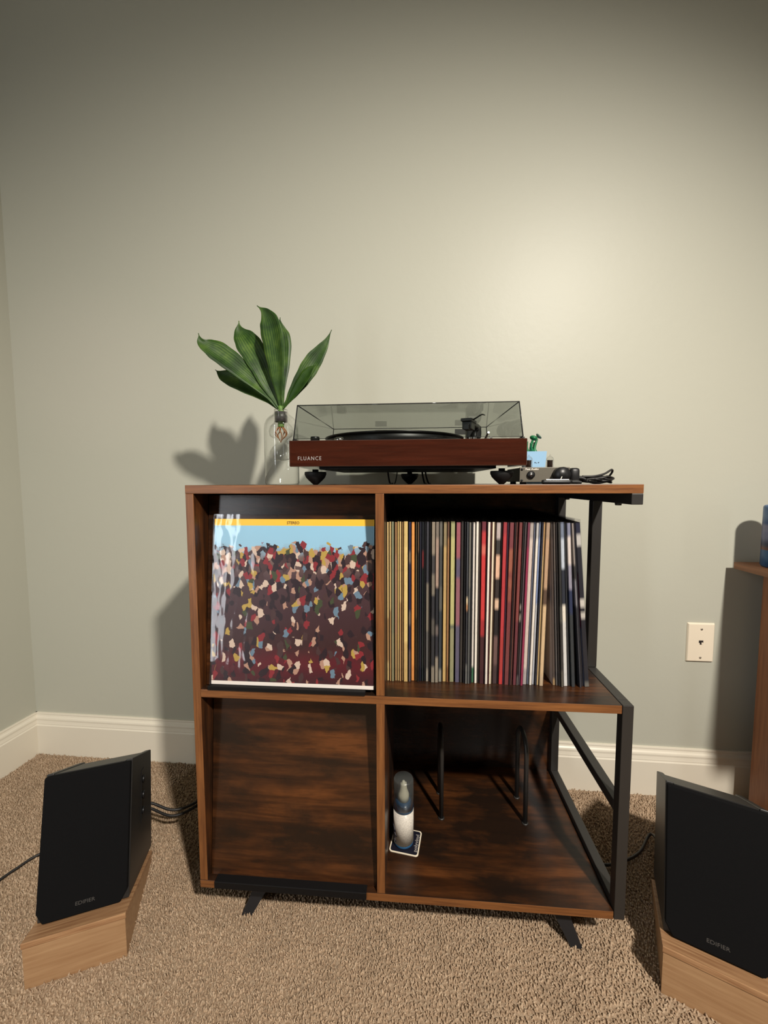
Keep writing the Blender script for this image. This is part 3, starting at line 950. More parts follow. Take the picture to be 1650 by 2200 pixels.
# dark printed lines on the left of the label
for k, (a0, z) in enumerate(((188, 0.046), (192, 0.024), (196, 0.036))):
    bm = bmesh.new()
    pts = [(0.0218 * math.cos(math.radians(a0 + q * 8)), 0.0218 * math.sin(math.radians(a0 + q * 8)), z - q * 0.003) for q in range(5)]
    tube(bm, pts, 0.0018, 5, raw=True)
    link_mesh('label_mark', bm, M['navy'], bt)

# ------------------------------------------------------------------ vase with plant
VC = (0.132, 0.15)
vz = ZT
vs = thing('glass_vase', 'clear double-walled glass vase on the left of the cabinet top', 'vase', (VC[0], VC[1], vz))
outer = [(0.0, 0.0005), (0.034, 0.0005), (0.0358, 0.003), (0.0360, 0.118), (0.0350, 0.128), (0.0318, 0.137), (0.026, 0.144), (0.0185, 0.149), (0.0150, 0.153), (0.0146, 0.158)]
inner = [(0.0134, 0.158), (0.0138, 0.152), (0.0140, 0.136), (0.0165, 0.131), (0.0235, 0.124), (0.0262, 0.114), (0.0240, 0.104), (0.0150, 0.098), (0.0105, 0.094),
         (0.0110, 0.088), (0.0190, 0.081), (0.0245, 0.072), (0.0250, 0.064), (0.0200, 0.056), (0.0100, 0.052), (0.0, 0.051)]
bm = bmesh.new(); lathe(bm, outer, 0, 0, 48); link_mesh('outer_wall', bm, M['glass'], vs)
bm = bmesh.new(); lathe(bm, inner, 0, 0, 40); link_mesh('inner_tube', bm, M['glass'], vs)
bm = bmesh.new(); lathe(bm, [(0.0146, 0.158), (0.0150, 0.1595), (0.0134, 0.158)], 0, 0, 40); link_mesh('lip', bm, M['glass'], vs)
bm = bmesh.new(); lathe(bm, [(0.0137, 0.155), (0.0137, 0.134), (0.0130, 0.134), (0.0130, 0.155)], 0, 0, 32, closed=True)
cl = link_mesh('collar', bm, M['collar'], vs); cl['label'] = 'dark grey sleeve inside the neck'

plant = thing('leafy_cutting', 'green leafy plant cutting standing in the clear glass vase', 'plant', (VC[0], VC[1], vz + 0.06))
PO = Vector((VC[0], VC[1], vz + 0.06))
LEAVES = [
 ([(0.128, 0.15, 1.033), (0.094, 0.148, 1.074), (0.042, 0.142, 1.12), (0.001, 0.135, 1.151), (-0.026, 0.128, 1.168), (-0.032, 0.125, 1.187)], 0.0205, (0.15, -1, 0.55)),
 ([(0.127, 0.152, 1.033), (0.085, 0.158, 1.066), (0.036, 0.165, 1.094), (-0.004, 0.172, 1.113), (-0.025, 0.178, 1.127)], 0.0165, (-0.3, -1, 0.6)),
 ([(0.13, 0.15, 1.034), (0.11, 0.152, 1.074), (0.084, 0.158, 1.133), (0.056, 0.165, 1.178), (0.038, 0.17, 1.205), (0.035, 0.172, 1.228)], 0.0225, (0.2, -1, 0.3)),
 ([(0.133, 0.148, 1.034), (0.132, 0.14, 1.079), (0.131, 0.13, 1.143), (0.125, 0.125, 1.194), (0.113, 0.125, 1.222), (0.095, 0.125, 1.238)], 0.0205, (-0.25, -1, 0.1)),
 ([(0.133, 0.155, 1.035), (0.131, 0.165, 1.114), (0.126, 0.175, 1.177), (0.122, 0.18, 1.213), (0.124, 0.182, 1.236)], 0.0185, (0.4, -1, 0.1)),
 ([(0.134, 0.152, 1.033), (0.154, 0.155, 1.062), (0.179, 0.16, 1.1), (0.201, 0.165, 1.136), (0.225, 0.168, 1.171), (0.24, 0.17, 1.202)], 0.0155, (0.3, -1, 0.1)),
 ([(0.138, 0.147, 1.032), (0.162, 0.142, 1.059), (0.186, 0.138, 1.089), (0.202, 0.136, 1.11), (0.214, 0.135, 1.12)], 0.0125, (-0.3, -1, 0.4)),
]
def leaf(pts, hw, nrm, k):
    P = catmull(pts, 8)
    N = len(P)
    nrm = Vector(nrm).normalized()
    bm = bmesh.new()
    uvl = bm.loops.layers.uv.new('uv')
    rows = []
    for i, p in enumerate(P):
        t = i / (N - 1)
        tan = (P[min(i + 1, N - 1)] - P[max(i - 1, 0)]).normalized()
        sd = tan.cross(nrm).normalized()
        nn = sd.cross(tan).normalized()
        if t < 0.12:
            w = 0.13 + 0.12 * t / 0.12
        else:
            s = (t - 0.12) / 0.88
            w = 0.25 + 0.75 * math.sin(min(s / 0.47, 1) * math.pi / 2) if s < 0.47 else max(0.03, (math.cos((s - 0.47) / 0.53 * math.pi) * 0.5 + 0.5) ** 0.85)
            w *= 1 + 0.02 * math.sin(i * 1.1 + k)
        row = []
        for q in range(-3, 4):
            e = q / 3
            lift = 0.28 * hw * w * (abs(e) ** 1.4) + 0.02 * hw * math.sin(i * 0.5 + e * 2 + k)
            row.append((bm.verts.new(p + sd * (e * hw * w) + nn * lift - PO), e, t))
        rows.append(row)
    for a, b in zip(rows[:-1], rows[1:]):
        for j in range(6):
            quad = (a[j], a[j + 1], b[j + 1], b[j])
            f = bm.faces.new([x[0] for x in quad])
            f.smooth = True
            for l, x in zip(f.loops, quad):
                l[uvl].uv = (x[1] * 0.5 + 0.5, x[2])
    o = link_mesh('leaf', bm, M['leaf'], plant)
    sm = o.modifiers.new('thickness', 'SOLIDIFY'); sm.thickness = 0.0006; sm.offset = 0
for k, (p, hw, n) in enumerate(LEAVES):
    leaf(p, hw * 1.2, n, k)
bm = bmesh.new()
tube(bm, [Vector(q) - PO for q in ((0.131, 0.15, 0.995), (0.132, 0.151, 1.015), (0.1315, 0.15, 1.04))], [0.0065, 0.0075, 0.0055], 10)
link_mesh('stem', bm, M['stem'], plant)
for k in range(7):
    a = k * 0.9 + 0.3
    bm = bmesh.new()
    p0 = Vector((0.131 + 0.003 * math.cos(a), 0.15 + 0.003 * math.sin(a), 0.997))
    p1 = p0 + Vector((0.008 * math.cos(a), 0.008 * math.sin(a), -0.010))
    p2 = p1 + Vector((0.004 * math.cos(a + 1.5), 0.005 * math.sin(a + 1.5), -0.008))
    p3 = Vector((0.131 + 0.002 * math.cos(a), 0.15 + 0.002 * math.sin(a), 0.968 - 0.003 * (k % 3)))
    tube(bm, [q - PO for q in (p0, p1, p2, p3)], [0.0016, 0.0012, 0.0005], 6)
    link_mesh('root', bm, M['root'], plant)

# ------------------------------------------------------------------ turntable
tt = thing('turntable', 'glossy walnut turntable with smoked dust cover on the cabinet top', 'turntable', (0.40, 0.19, ZT))
TO = (0.40, 0.19, ZT)
box('plinth', (0.191, 0.6125, 0.015, 0.365, 0.905, 0.952), M['walnut'], tt, TO, 0.0015)
box('base_tray', (0.235, 0.569, 0.06, 0.33, 0.9015, 0.9052), M['blackplastic'], tt, TO, 0.001)
def foot(x, y, r):
    bm = bmesh.new()
    z0 = ZT
    lathe(bm, [(0, z0 + 0.0002), (0.004, z0 + 0.0002), (0.0065, z0 + 0.0022), (r * 0.62, z0 + 0.008), (r * 0.87, z0 + 0.0135), (r, z0 + 0.0195), (r, z0 + 0.0235), (r * 0.96, z0 + 0.0245), (0.0058, z0 + 0.0245), (0.0058, 0.9012), (0, 0.9012)], x - TO[0], y - TO[1], 28)
    for v_ in bm.verts:
        v_.co.z -= TO[2]
    link_mesh('foot', bm, M['rubber'], tt)
foot(0.229, 0.055, 0.0205); foot(0.577, 0.050, 0.0205); foot(0.406, 0.25, 0.0205)
# platter, mat and record
bm = bmesh.new(); lathe(bm, [(0, 0.9525 - ZT), (0.145, 0.9525 - ZT), (0.147, 0.955 - ZT), (0.147, 0.967 - ZT), (0.1455, 0.9685 - ZT), (0, 0.9685 - ZT)], 0.372 - TO[0], 0.195 - TO[1], 72)
link_mesh('platter', bm, M['blackplastic'], tt)
bm = bmesh.new(); lathe(bm, [(0, 0.9685 - ZT), (0.1495, 0.9685 - ZT), (0.1515, 0.9700 - ZT), (0.1515, 0.9715 - ZT), (0.1495, 0.9725 - ZT), (0, 0.9725 - ZT)], 0.372 - TO[0], 0.195 - TO[1], 72)
link_mesh('platter_mat', bm, M['vinyl_record'], tt)
bm = bmesh.new(); lathe(bm, [(0, 0.9725 - ZT), (0.0035, 0.9725 - ZT), (0.0035, 0.983 - ZT), (0, 0.985 - ZT)], 0.372 - TO[0], 0.195 - TO[1], 14)
link_mesh('spindle', bm, M['chrome'], tt)
# control knob and adapter
bm = bmesh.new(); lathe(bm, [(0, 0.952 - ZT), (0.0085, 0.952 - ZT), (0.0085, 0.9615 - ZT), (0.0078, 0.9625 - ZT), (0, 0.9625 - ZT)], 0.230 - TO[0], 0.052 - TO[1], 24)
link_mesh('control_knob', bm, M['blackplastic'], tt)
bm = bmesh.new(); lathe(bm, [(0, 0.952 - ZT), (0.0095, 0.952 - ZT), (0.0095, 0.9585 - ZT), (0.006, 0.9605 - ZT), (0, 0.9605 - ZT)], 0.277 - TO[0], 0.048 - TO[1], 24)
ad = link_mesh('centre_adapter', bm, M['silver'], tt)
# tonearm
arm = bpy.data.objects.new('tonearm', None); C.objects.link(arm); arm.parent = tt
def to(p):
    return Vector(p) - Vector(TO)
def cyl(name, x, y, z0, z1, r, mat, par, seg=24):
    bm = bmesh.new(); lathe(bm, [(0, z0 - ZT), (r * 0.97, z0 - ZT), (r, z0 + 0.001 - ZT), (r, z1 - 0.001 - ZT), (r * 0.95, z1 - ZT), (0, z1 - ZT)], x - TO[0], y - TO[1], seg)
    return link_mesh(name, bm, mat, par)
cyl('pivot_base', 0.556, 0.275, 0.952, 0.970, 0.031, M['blackplastic'], arm)
cyl('pivot_post', 0.556, 0.275, 0.966, 0.985, 0.012, M['blackplastic'], arm)
bm = bmesh.new(); q = to((0.556, 0.275, 0)); bx(bm, q.x - 0.017, q.x + 0.017, q.y - 0.016, q.y + 0.016, 0.978 - ZT, 1.008 - ZT, 0.004)
link_mesh('pivot_housing', bm, M['blackplastic'], arm)
bm = bmesh.new(); tube(bm, [to((0.557, 0.262, 0.994)), to((0.5565, 0.21, 0.993)), to((0.549, 0.155, 0.991)), to((0.535, 0.110, 0.989)), to((0.524, 0.082, 0.988))], 0.0045, 10)
link_mesh('arm_tube', bm, M['blackplastic'], arm)
bm = bmesh.new()
tube(bm, [to((0.5585, 0.288, 0.996)), to((0.560, 0.300, 0.996))], 0.0075, 12, raw=True)
tube(bm, [to((0.560, 0.300, 0.996)), to((0.5615, 0.303, 0.996)), to((0.5645, 0.330, 0.996)), to((0.565, 0.333, 0.996))], [0.013, 0.0185, 0.0185, 0.014], 20, raw=True)
link_mesh('counterweight', bm, M['blackplastic'], arm)
hm = Matrix.Translation(to((0.519, 0.068, 0.988))) @ Matrix.Rotation(math.radians(-20), 4, 'Z')
bm = bmesh.new(); bx(bm, -0.0100, 0.0100, -0.024, 0.020, -0.001, 0.0045, 0.001); bx(bm, -0.0085, -0.006, -0.018, 0.010, -0.004, 0.0, 0.0005); bx(bm, 0.006, 0.0085, -0.018, 0.010, -0.004, 0.0, 0.0005)
bm.transform(hm); link_mesh('headshell', bm, M['blackplastic'], arm)
bm = bmesh.new(); bx(bm, -0.0085, 0.0085, -0.018, 0.012, -0.0145, -0.001, 0.001); bx(bm, -0.005, 0.005, -0.024, -0.014, -0.0165, -0.006, 0.001)
bm.transform(hm); link_mesh('cartridge', bm, M['blackplastic'], arm)
bm = bmesh.new(); tube(bm, [hm @ Vector(p) for p in ((0.008, -0.008, 0.002), (0.017, -0.011, 0.006), (0.026, -0.014, 0.010), (0.032, -0.016, 0.0085))], [0.0016, 0.0013, 0.001], 6)
link_mesh('finger_lift', bm, M['blackplastic'], arm)
bm = bmesh.new(); tube(bm, [to((0.541, 0.145, 0.953)), to((0.541, 0.145, 0.985))], 0.004, 10, raw=True); q = to((0.541, 0.145, 0.986)); bx(bm, q.x - 0.009, q.x + 0.009, q.y - 0.004, q.y + 0.004, q.z - 0.003, q.z + 0.001, 0.0008)
link_mesh('arm_rest', bm, M['blackplastic'], arm)
bm = bmesh.new(); tube(bm, [to((0.575, 0.245, 0.966)), to((0.577, 0.215, 0.978)), to((0.578, 0.195, 0.984))], 0.0025, 8)
link_mesh('cue_lever', bm, M['chrome'], arm)
for x, y in ((0.519, 0.045), (0.527, 0.045), (0.556, 0.050)):
    bm = bmesh.new(); q = to((x, y, 0.952)); bx(bm, q.x - 0.0028, q.x + 0.0028, q.y - 0.003, q.y + 0.003, q.z, q.z + 0.006, 0.0006)
    link_mesh('bright_clip', bm, M['silver'], tt)
# dust cover: five acrylic sheets and the dark polished edges
cover = bpy.data.objects.new('dust_cover', None); C.objects.link(cover); cover.parent = tt
cover['label'] = 'smoked transparent dust cover'
cb = [(0.1975, 0.022), (0.6065, 0.022), (0.6065, 0.360), (0.1975, 0.360)]
ctp = [(0.2045, 0.027), (0.6000, 0.027), (0.6000, 0.353), (0.2045, 0.353)]
zl, zh = 0.9555, 1.0165
lo = [to((x, y, zl)) for x, y in cb]; hi = [to((x, y, zh)) for x, y in ctp]
def sheet(name, ps, mat, th):
    bm = bmesh.new()
    vs_ = [bm.verts.new(p) for p in ps]
    f = bm.faces.new(vs_)
    o = link_mesh(name, bm, mat, cover)
    sm = o.modifiers.new('thickness', 'SOLIDIFY'); sm.thickness = th; sm.offset = 0
    return o
for i in range(4):
    j = (i + 1) % 4
    bm = bmesh.new(); bm.faces.new([bm.verts.new(p) for p in (lo[i], lo[j], hi[j], hi[i])])
    link_mesh('acrylic_side', bm, M['smoke'], cover)
bm = bmesh.new(); bm.faces.new([bm.verts.new(p) for p in hi]); link_mesh('acrylic_top', bm, M['smoke'], cover)
for i in range(4):
    j = (i + 1) % 4
    for nm, a, b_, rr in (('polished_edge', lo[i], hi[i], 0.0012), ('polished_edge', hi[i], hi[j], 0.0010), ('polished_edge', lo[i], lo[j], 0.0005)):
        bm = bmesh.new(); tube(bm, [a, b_], rr, 6, raw=True); link_mesh(nm, bm, M['smoke_edge'], cover)
for x in (0.225, 0.580):
    bm = bmesh.new(); q = to((x, 0.356, 0)); bx(bm, q.x - 0.012, q.x + 0.012, q.y - 0.004, q.y + 0.010, 0.945 - ZT, 0.975 - ZT, 0.002); link_mesh('hinge', bm, M['blackplastic'], tt)
for x in (0.197, 0.6075):
    bm = bmesh.new(); lathe(bm, [(0, 0.952 - ZT), (0.004, 0.952 - ZT), (0.004, 0.9555 - ZT), (0, 0.9555 - ZT)], x - TO[0], 0.030 - TO[1], 12); link_mesh('cover_bumper', bm, M['rubber'], tt)
for x, w_, y0, y1 in ((0.330, 0.030, 0.3525, 0.3535), (0.545, 0.05, 0.3525, 0.3535)):
    q = to((x, 0, 0)); bm = bmesh.new(); bx(bm, q.x - w_ / 2, q.x + w_ / 2, 0.3485 - TO[1], 0.3495 - TO[1], 0.998 - ZT, 1.012 - ZT); 
    link_mesh('grey_sticker', bm, M['letter_grey'], cover)
lettering('fluance_lettering', 'FLUANCE', 0.0098, M['letter_silver'], tt, Matrix.Translation(to((0.2065, 0.0148, 0.9165))) @ FRONT, 0.0002, width=0.043, spacing=1.25)
# signal and power leads under the deck
for k, (x, y, dx) in enumerate(((0.351, 0.30, 0.004), (0.374, 0.31, -0.006), (0.436, 0.30, 0.006), (0.444, 0.305, 0.008))):
    bm = bmesh.new(); tube(bm, [(x, y, 0.9045), (x + dx * .3, y + .004, 0.892), (x + dx, y + .015, 0.8755), (x + dx * 1.6, D + 0.002, 0.8745), (x + dx * 1.8, D + 0.016, 0.868), (x + dx * 2, D + 0.020, 0.80), (x + dx * 2, D + 0.022, 0.5)], 0.0021 if k != 1 else 0.0013, 8)
    tag(link_mesh('deck_cable', bm, M['cable']), ['black cable hanging under the turntable, leftmost of the four', 'thin black curved wire under the turntable left of its middle foot', 'black cable under the turntable just right of its middle foot', 'black cable under the turntable, rightmost of the four'][k], 'cable')

# ------------------------------------------------------------------ phono preamp with tubes
PR = (0.655, 0.115, ZT)
am = thing('tube_preamp', 'small grey tube preamp box with black volume knob right of the turntable', 'preamp', PR)
box('case', (0.6125, 0.700, 0.062, 0.165, ZT + 0.0045, ZT + 0.0305), M['amp_case'], am, PR, 0.001)
box('face_plate', (0.6115, 0.7010, 0.0590, 0.0625, ZT + 0.0038, ZT + 0.0312), M['amp_face'], am, PR, 0.0008)
for x in (0.622, 0.690):
    for y in (0.075, 0.152):
        bm = bmesh.new(); lathe(bm, [(0, 0), (0.006, 0), (0.006, 0.0048), (0, 0.0048)], x - PR[0], y - PR[1], 14); link_mesh('rubber_foot', bm, M['rubber'], am)
def disc_y(name, x, z, r, y0, y1, mat, par, O=PR, seg=24):
    bm = bmesh.new(); lathe(bm, [(0, 0), (r, 0), (r, y1 - y0), (0, y1 - y0)], 0, 0, seg)
    bm.transform(Matrix.Translation((x - O[0], y1 - O[1], z - O[2])) @ Matrix.Rotation(math.pi / 2, 4, 'X'))
    return link_mesh(name, bm, mat, par)
sw = disc_y('socket', 0.6315, ZT + 0.0175, 0.0070, 0.0560, 0.0592, M['blackplastic'], am)
disc_y('socket_ring', 0.6315 + 0, ZT + 0.0175, 0.0026, 0.0552, 0.0562, M['silver'], am)
for x, z in ((0.6155, ZT + 0.0072), (0.6155, ZT + 0.0275), (0.6965, ZT + 0.0072), (0.6965, ZT + 0.0275)):
    disc_y('screw', x, z, 0.0021, 0.0578, 0.0592, M['blackplastic'], am, seg=12)
kn = disc_y('volume_knob', 0.6835, ZT + 0.0175, 0.0135, 0.0430, 0.0592, M['blackplastic'], am, seg=32)
bm = bmesh.new(); bx(bm, -0.0006, 0.0006, -0.0004, 0.0004, 0.004, 0.011)
bm.transform(Matrix.Translation((0.6835 - PR[0], 0.0428 - PR[1], 0.0175)) @ Matrix.Rotation(math.radians(205), 4, 'Y'))
link_mesh('pointer', bm, M['letter_white'], kn)
lettering('fosi_audio_lettering', 'Fosi Audio', 0.0048, M['letter_white'], am, Matrix.Translation((0.6215 - PR[0], 0.0588 - PR[1], 0.0262)) @ FRONT, 0.0001, width=0.0235, bold=0.00008)
for x in (0.6385, 0.6785):
    bm = bmesh.new(); lathe(bm, [(0.0075, 0.0303), (0.0125, 0.0303), (0.0118, 0.0322), (0.0075, 0.0322)], x - PR[0], 0.100 - PR[1], 24, closed=True)
    link_mesh('tube_glow_ring', bm, M['amber'], am)  # ring that carries the painted orange glow below each tube
    bm = bmesh.new(); lathe(bm, [(0.0072, 0.0305), (0.0072, 0.046), (0.0066, 0.050), (0.0045, 0.0525), (0.0016, 0.0538), (0.0012, 0.0565), (0, 0.0572)], x - PR[0], 0.100 - PR[1], 20)
    tb = link_mesh('vacuum_tube', bm, M['glass'], am); tb['label'] = 'clear glass vacuum tube'
    bm = bmesh.new(); lathe(bm, [(0, 0.0308), (0.0050, 0.0308), (0.0050, 0.045), (0.0054, 0.0452), (0.0054, 0.0462), (0, 0.0462)], x - PR[0], 0.100 - PR[1], 14)
    link_mesh('electrodes', bm, M['tube_core'], tb)

# power brick, stylus brush, coiled cable
bb = thing('power_adapter', 'small black power adapter leaning beside the preamp', 'adapter', (0.713, 0.085, ZT))
bm = bmesh.new(); bx(bm, -0.009, 0.009, -0.022, 0.022, 0.0004, 0.0300, 0.005); link_mesh('body', bm, M['blackplastic'], bb, True)
bm = bmesh.new(); tube(bm, [(0.009, -0.010, 0.012), (0.016, -0.012, 0.011), (0.022, -0.014, 0.008)], [0.004, 0.0034, 0.0022], 8); link_mesh('strain_relief', bm, M['rubber'], bb)
sb = thing('stylus_brush', 'thin dark stylus brush with bright strip lying before the preamp', 'brush', (0.668, 0.026, ZT))
bm = bmesh.new(); tube(bm, [(-0.026, 0, 0.0042), (-0.023, 0, 0.0042), (0.020, 0, 0.0042), (0.024, 0, 0.0042)], [0.0034, 0.004, 0.004, 0.0034], 12, raw=True); link_mesh('handle', bm, M['blackplastic'], sb)
bm = bmesh.new(); bx(bm, -0.020, 0.019, -0.0031, -0.0012, 0.0062, 0.0086, 0.0005); link_mesh('bright_strip', bm, M['silver'], sb)
bm = bmesh.new(); tube(bm, [(0.024, 0, 0.0042), (0.034, 0.0, 0.0040), (0.041, -0.001, 0.0028)], [0.0030, 0.0036, 0.0022], 10); link_mesh('tip', bm, M['rubber'], sb)
cc = thing('coiled_cable', 'bundle of coiled thin black cable beside the power adapter', 'cable', (0.760, 0.095, ZT))
g = random.Random(11)
bm = bmesh.new()
pts = []
for k in range(44):
    a = k * 0.62
    rx = 0.031 + 0.006 * math.sin(k * 1.9); ry = 0.020 + 0.005 * math.cos(k * 1.3)
    pts.append((rx * math.cos(a) + 0.002 * g.uniform(-1, 1), ry * math.sin(a), 0.0028 + 0.0105 * (k / 44) + 0.002 * math.sin(k * 2.3)))
pts = [(-0.025, -0.024, 0.0080), (-0.012, -0.022, 0.0095), (0.0, -0.022, 0.0080)] + pts
tube(bm, pts, 0.0021, 6, n=5); link_mesh('coils', bm, M['cable'], cc)
bm = bmesh.new(); tube(bm, [(-0.030, -0.018, 0.0140), (-0.008, -0.018, 0.0145), (0.012, -0.014, 0.0190), (0.027, -0.008, 0.0265), (0.031, -0.003, 0.0225), (0.028, 0.004, 0.0130)], 0.0021, 6); link_mesh('raised_loop', bm, M['cable'], cc)

# ------------------------------------------------------------------ little potted plant behind the turntable
pp = thing('toy_plant_pot', 'small light blue square pot with a dark green plant behind the preamp', 'potted plant', (0.675, 0.198, ZT))
bm = bmesh.new()
h0, h1 = 0.017, 0.0215
lo4 = [bm.verts.new((sx * h0, sy * h0, 0.0004)) for sx, sy in ((-1, -1), (1, -1), (1, 1), (-1, 1))]
hi4 = [bm.verts.new((sx * h1, sy * h1, 0.069)) for sx, sy in ((-1, -1), (1, -1), (1, 1), (-1, 1))]
bm.faces.new(lo4[::-1]); bm.faces.new(hi4)
for i in range(4):
    bm.faces.new((lo4[i], lo4[(i + 1) % 4], hi4[(i + 1) % 4], hi4[i]))
bevel_all(bm, 0.002, 2, 0.5); link_mesh('pot', bm, M['pot'], pp)
for x in (-0.002, 0.0055):
    bm = bmesh.new(); lathe(bm, [(0, 0), (0.0010, 0), (0.0010, 0.0008), (0, 0.0008)], 0, 0, 10)
    bm.transform(Matrix.Translation((x, -0.0199, 0.0455)) @ Matrix.Rotation(math.pi / 2, 4, 'X')); link_mesh('painted_dot', bm, M['dark'], pp)
bm = bmesh.new(); tube(bm, [(-0.0005, -0.0203, 0.0450), (0.0010, -0.0203, 0.0442), (0.0030, -0.0203, 0.0450)], 0.0003, 5); link_mesh('painted_line', bm, M['dark'], pp)
for k, (x0, x1, z1, y1) in enumerate(((-0.010, -0.014, 0.092, 0.0), (-0.004, -0.003, 0.096, -0.004), (0.004, 0.008, 0.097, 0.004), (0.0, -0.008, 0.088, -0.008), (0.006, 0.004, 0.090, 0.008))):
    bm = bmesh.new(); tube(bm, [(x0, 0, 0.067), (x0 * 0.6 + x1 * 0.4 - 0.003, y1 * 0.5, 0.078), (x1, y1, z1)], [0.0036, 0.0030, 0.0024], 8); link_mesh('stem', bm, M['succulent'], pp)
bm = bmesh.new(); bmesh.ops.create_uvsphere(bm, u_segments=16, v_segments=10, radius=0.0085)
for v_ in bm.verts: v_.co.z *= 0.62
bm.transform(Matrix.Translation((-0.001, -0.002, 0.099)) @ Matrix.Rotation(0.35, 4, 'Y')); link_mesh('green_head', bm, M['succulent'], pp, True)
bm = bmesh.new(); lathe(bm, [(0, -0.002), (0.004, -0.002), (0.0072, 0.0005), (0.0072, 0.002), (0.004, 0.003), (0, 0.003)], 0, 0, 18)
bm.transform(Matrix.Translation((0.0105, 0.003, 0.1025)) @ Matrix.Rotation(0.8, 4, 'Y')); hd = link_mesh('disc_head', bm, M['succulent_grey'], pp)

# ------------------------------------------------------------------ speakers on wedge stands
def speaker_set(A, ang, side, words):
    ws = thing('speaker_wedge_stand', words[0], 'speaker stand', (A[0], A[1], 0), ang, 'wooden wedge stands under the speakers')
    WW, F, Bk, DP, tt_ = 0.157, 0.088, 0.0225, 0.205, 0.011
    top = lambda v_: F - (F - Bk) * v_ / DP
    bm = bmesh.new(); prism_x(bm, [(0.0015, 0), (0.0015, top(0.0015) - tt_), (DP - 0.001, top(DP) - tt_ + 0.0005), (DP - 0.001, 0)], 0.0015, WW - 0.0015)
    link_mesh('wedge_body', bm, M['birch'], ws)
    bm = bmesh.new(); prism_x(bm, [(0, top(0) - tt_), (0, top(0)), (DP, top(DP)), (DP, top(DP) - tt_)], 0, WW)
    bevel_all(bm, 0.001); link_mesh('top_board', bm, M['birch_edge'], ws)
    sp_ = thing('bookshelf_speaker', words[1], 'speaker', (A[0], A[1], 0), ang, 'black bookshelf speakers')
    F0, F1, B1, B0 = Vector((0.030, top(0.030))), Vector((0.100, 0.315)), Vector((0.262, 0.232)), Vector((0.226, top(0.226) + 0.0005))
    F0 += Vector((0, 0.0006)); 
    fd = (F1 - F0).normalized(); fn = Vector((-fd.y, fd.x))         # outward front normal in (v, w)
    g0, g1 = F0 - fn * 0.014, F1 - fn * 0.014
    td = (B1 - F1).normalized(); tn = Vector((-td.y, td.x))          # outward top normal
    def pr(name, prof, x0, x1, mat, bev, par=sp_):
        bm = bmesh.new(); prism_x(bm, [tuple(p) for p in prof], x0, x1)
        if bev: bevel_all(bm, bev)
        return link_mesh(name, bm, mat, par)
    u0, u1 = 0.0055, 0.1515
    lift = fd * 0.0
    pr('side_panel', [g0, g1, B1, B0], u0, u0 + 0.012, M['vinyl'], 0.0015)
    pr('side_panel', [g0, g1, B1, B0], u1 - 0.012, u1, M['vinyl'], 0.0015)
    k0 = Vector((0, 0.003))
    pr('cabinet_body', [g0 + k0, g1 - tn * 0.002 - fn * 0.001, B1 - tn * 0.002 - td * 0.012, B0 + Vector((-0.008, 0.004))], u0 + 0.0128, u1 - 0.0128, M['vinyl'], 0.0)
    # cloth grille, slightly bulged with chamfered lower corners
    gh = (F1 - F0).length
    bm = bmesh.new()
    w_ = u1 - u0
    outl = [(0.012, 0.002), (w_ - 0.012, 0.002), (w_ - 0.001, 0.020), (w_ - 0.001, gh - 0.003), (0.001, gh - 0.003), (0.001, 0.020)]
    back = [bm.verts.new((u0 + a, *(F0 - fn * 0.0145 + fd * b))) for a, b in outl]
    frnt = [bm.verts.new((u0 + a, *(F0 - fn * 0.002 + fd * b))) for a, b in outl]
    n_ = len(outl)
    bm.faces.new(frnt); bm.faces.new(back[::-1])
    for i in range(n_):
        bm.faces.new((back[i], back[(i + 1) % n_], frnt[(i + 1) % n_], frnt[i]))
    bmesh.ops.recalc_face_normals(bm, faces=bm.faces)
    bevel_all(bm, 0.0025, 3, 0.6)
    gr = link_mesh('grille', bm, M['cloth'], sp_)
    gr['label'] = 'matt black cloth grille'
    ex = Vector((1, 0, 0)); ey = Vector((0, fd.x, fd.y)); ez = ex.cross(ey)
    og = Vector((u0 + w_ * (0.40 if side == 'L' else 0.33), *(F0 + fn * 0.0 + fd * 0.022))) + ez * -0.0022
    # front surface of the grille lies at F0 - fn*0.002
    og = Vector((u0 + w_ * (0.42 if side == 'L' else 0.40), *(F0 - fn * 0.002 + fd * 0.018)))
    mt = Matrix(((ex.x, ey.x, ez.x, og.x), (ex.y, ey.y, ez.y, og.y), (ex.z, ey.z, ez.z, og.z), (0, 0, 0, 1)))
    lettering('edifier_lettering', 'EDIFIER', 0.0085, M['letter_grey'], gr, mt, 0.0004, width=0.031)
    if side == 'L':
        # control strip on the right-hand side panel
        cen = (g1 + B1) / 2 + (g0 + B0 - g1 - B1) * 0.07
        dn = ((g0 + B0) - (g1 + B1)).normalized()
        bm = bmesh.new()
        hwid = Vector((-dn.y, dn.x)) * 0.010
        pa = [cen - hwid + dn * 0.0, cen + hwid + dn * 0.0, cen + hwid + dn * 0.105, cen - hwid + dn * 0.105]
        prism_x(bm, [tuple(p) for p in pa], u1 - 0.001, u1 + 0.0012)
        st = link_mesh('control_strip', bm, M['blackplastic'], sp_)
        for k in range(3):
            pc = cen + dn * (0.020 + 0.032 * k)
            bm = bmesh.new(); lathe(bm, [(0, 0), (0.0075, 0), (0.0072, 0.0035), (0.0064, 0.0042), (0, 0.0042)], 0, 0, 20)
            bm.transform(Matrix.Translation((u1 + 0.001, pc.x, pc.y)) @ Matrix.Rotation(math.pi / 2, 4, 'Y'))
            link_mesh('tone_knob', bm, M['blackplastic'], st)
    return ws, sp_


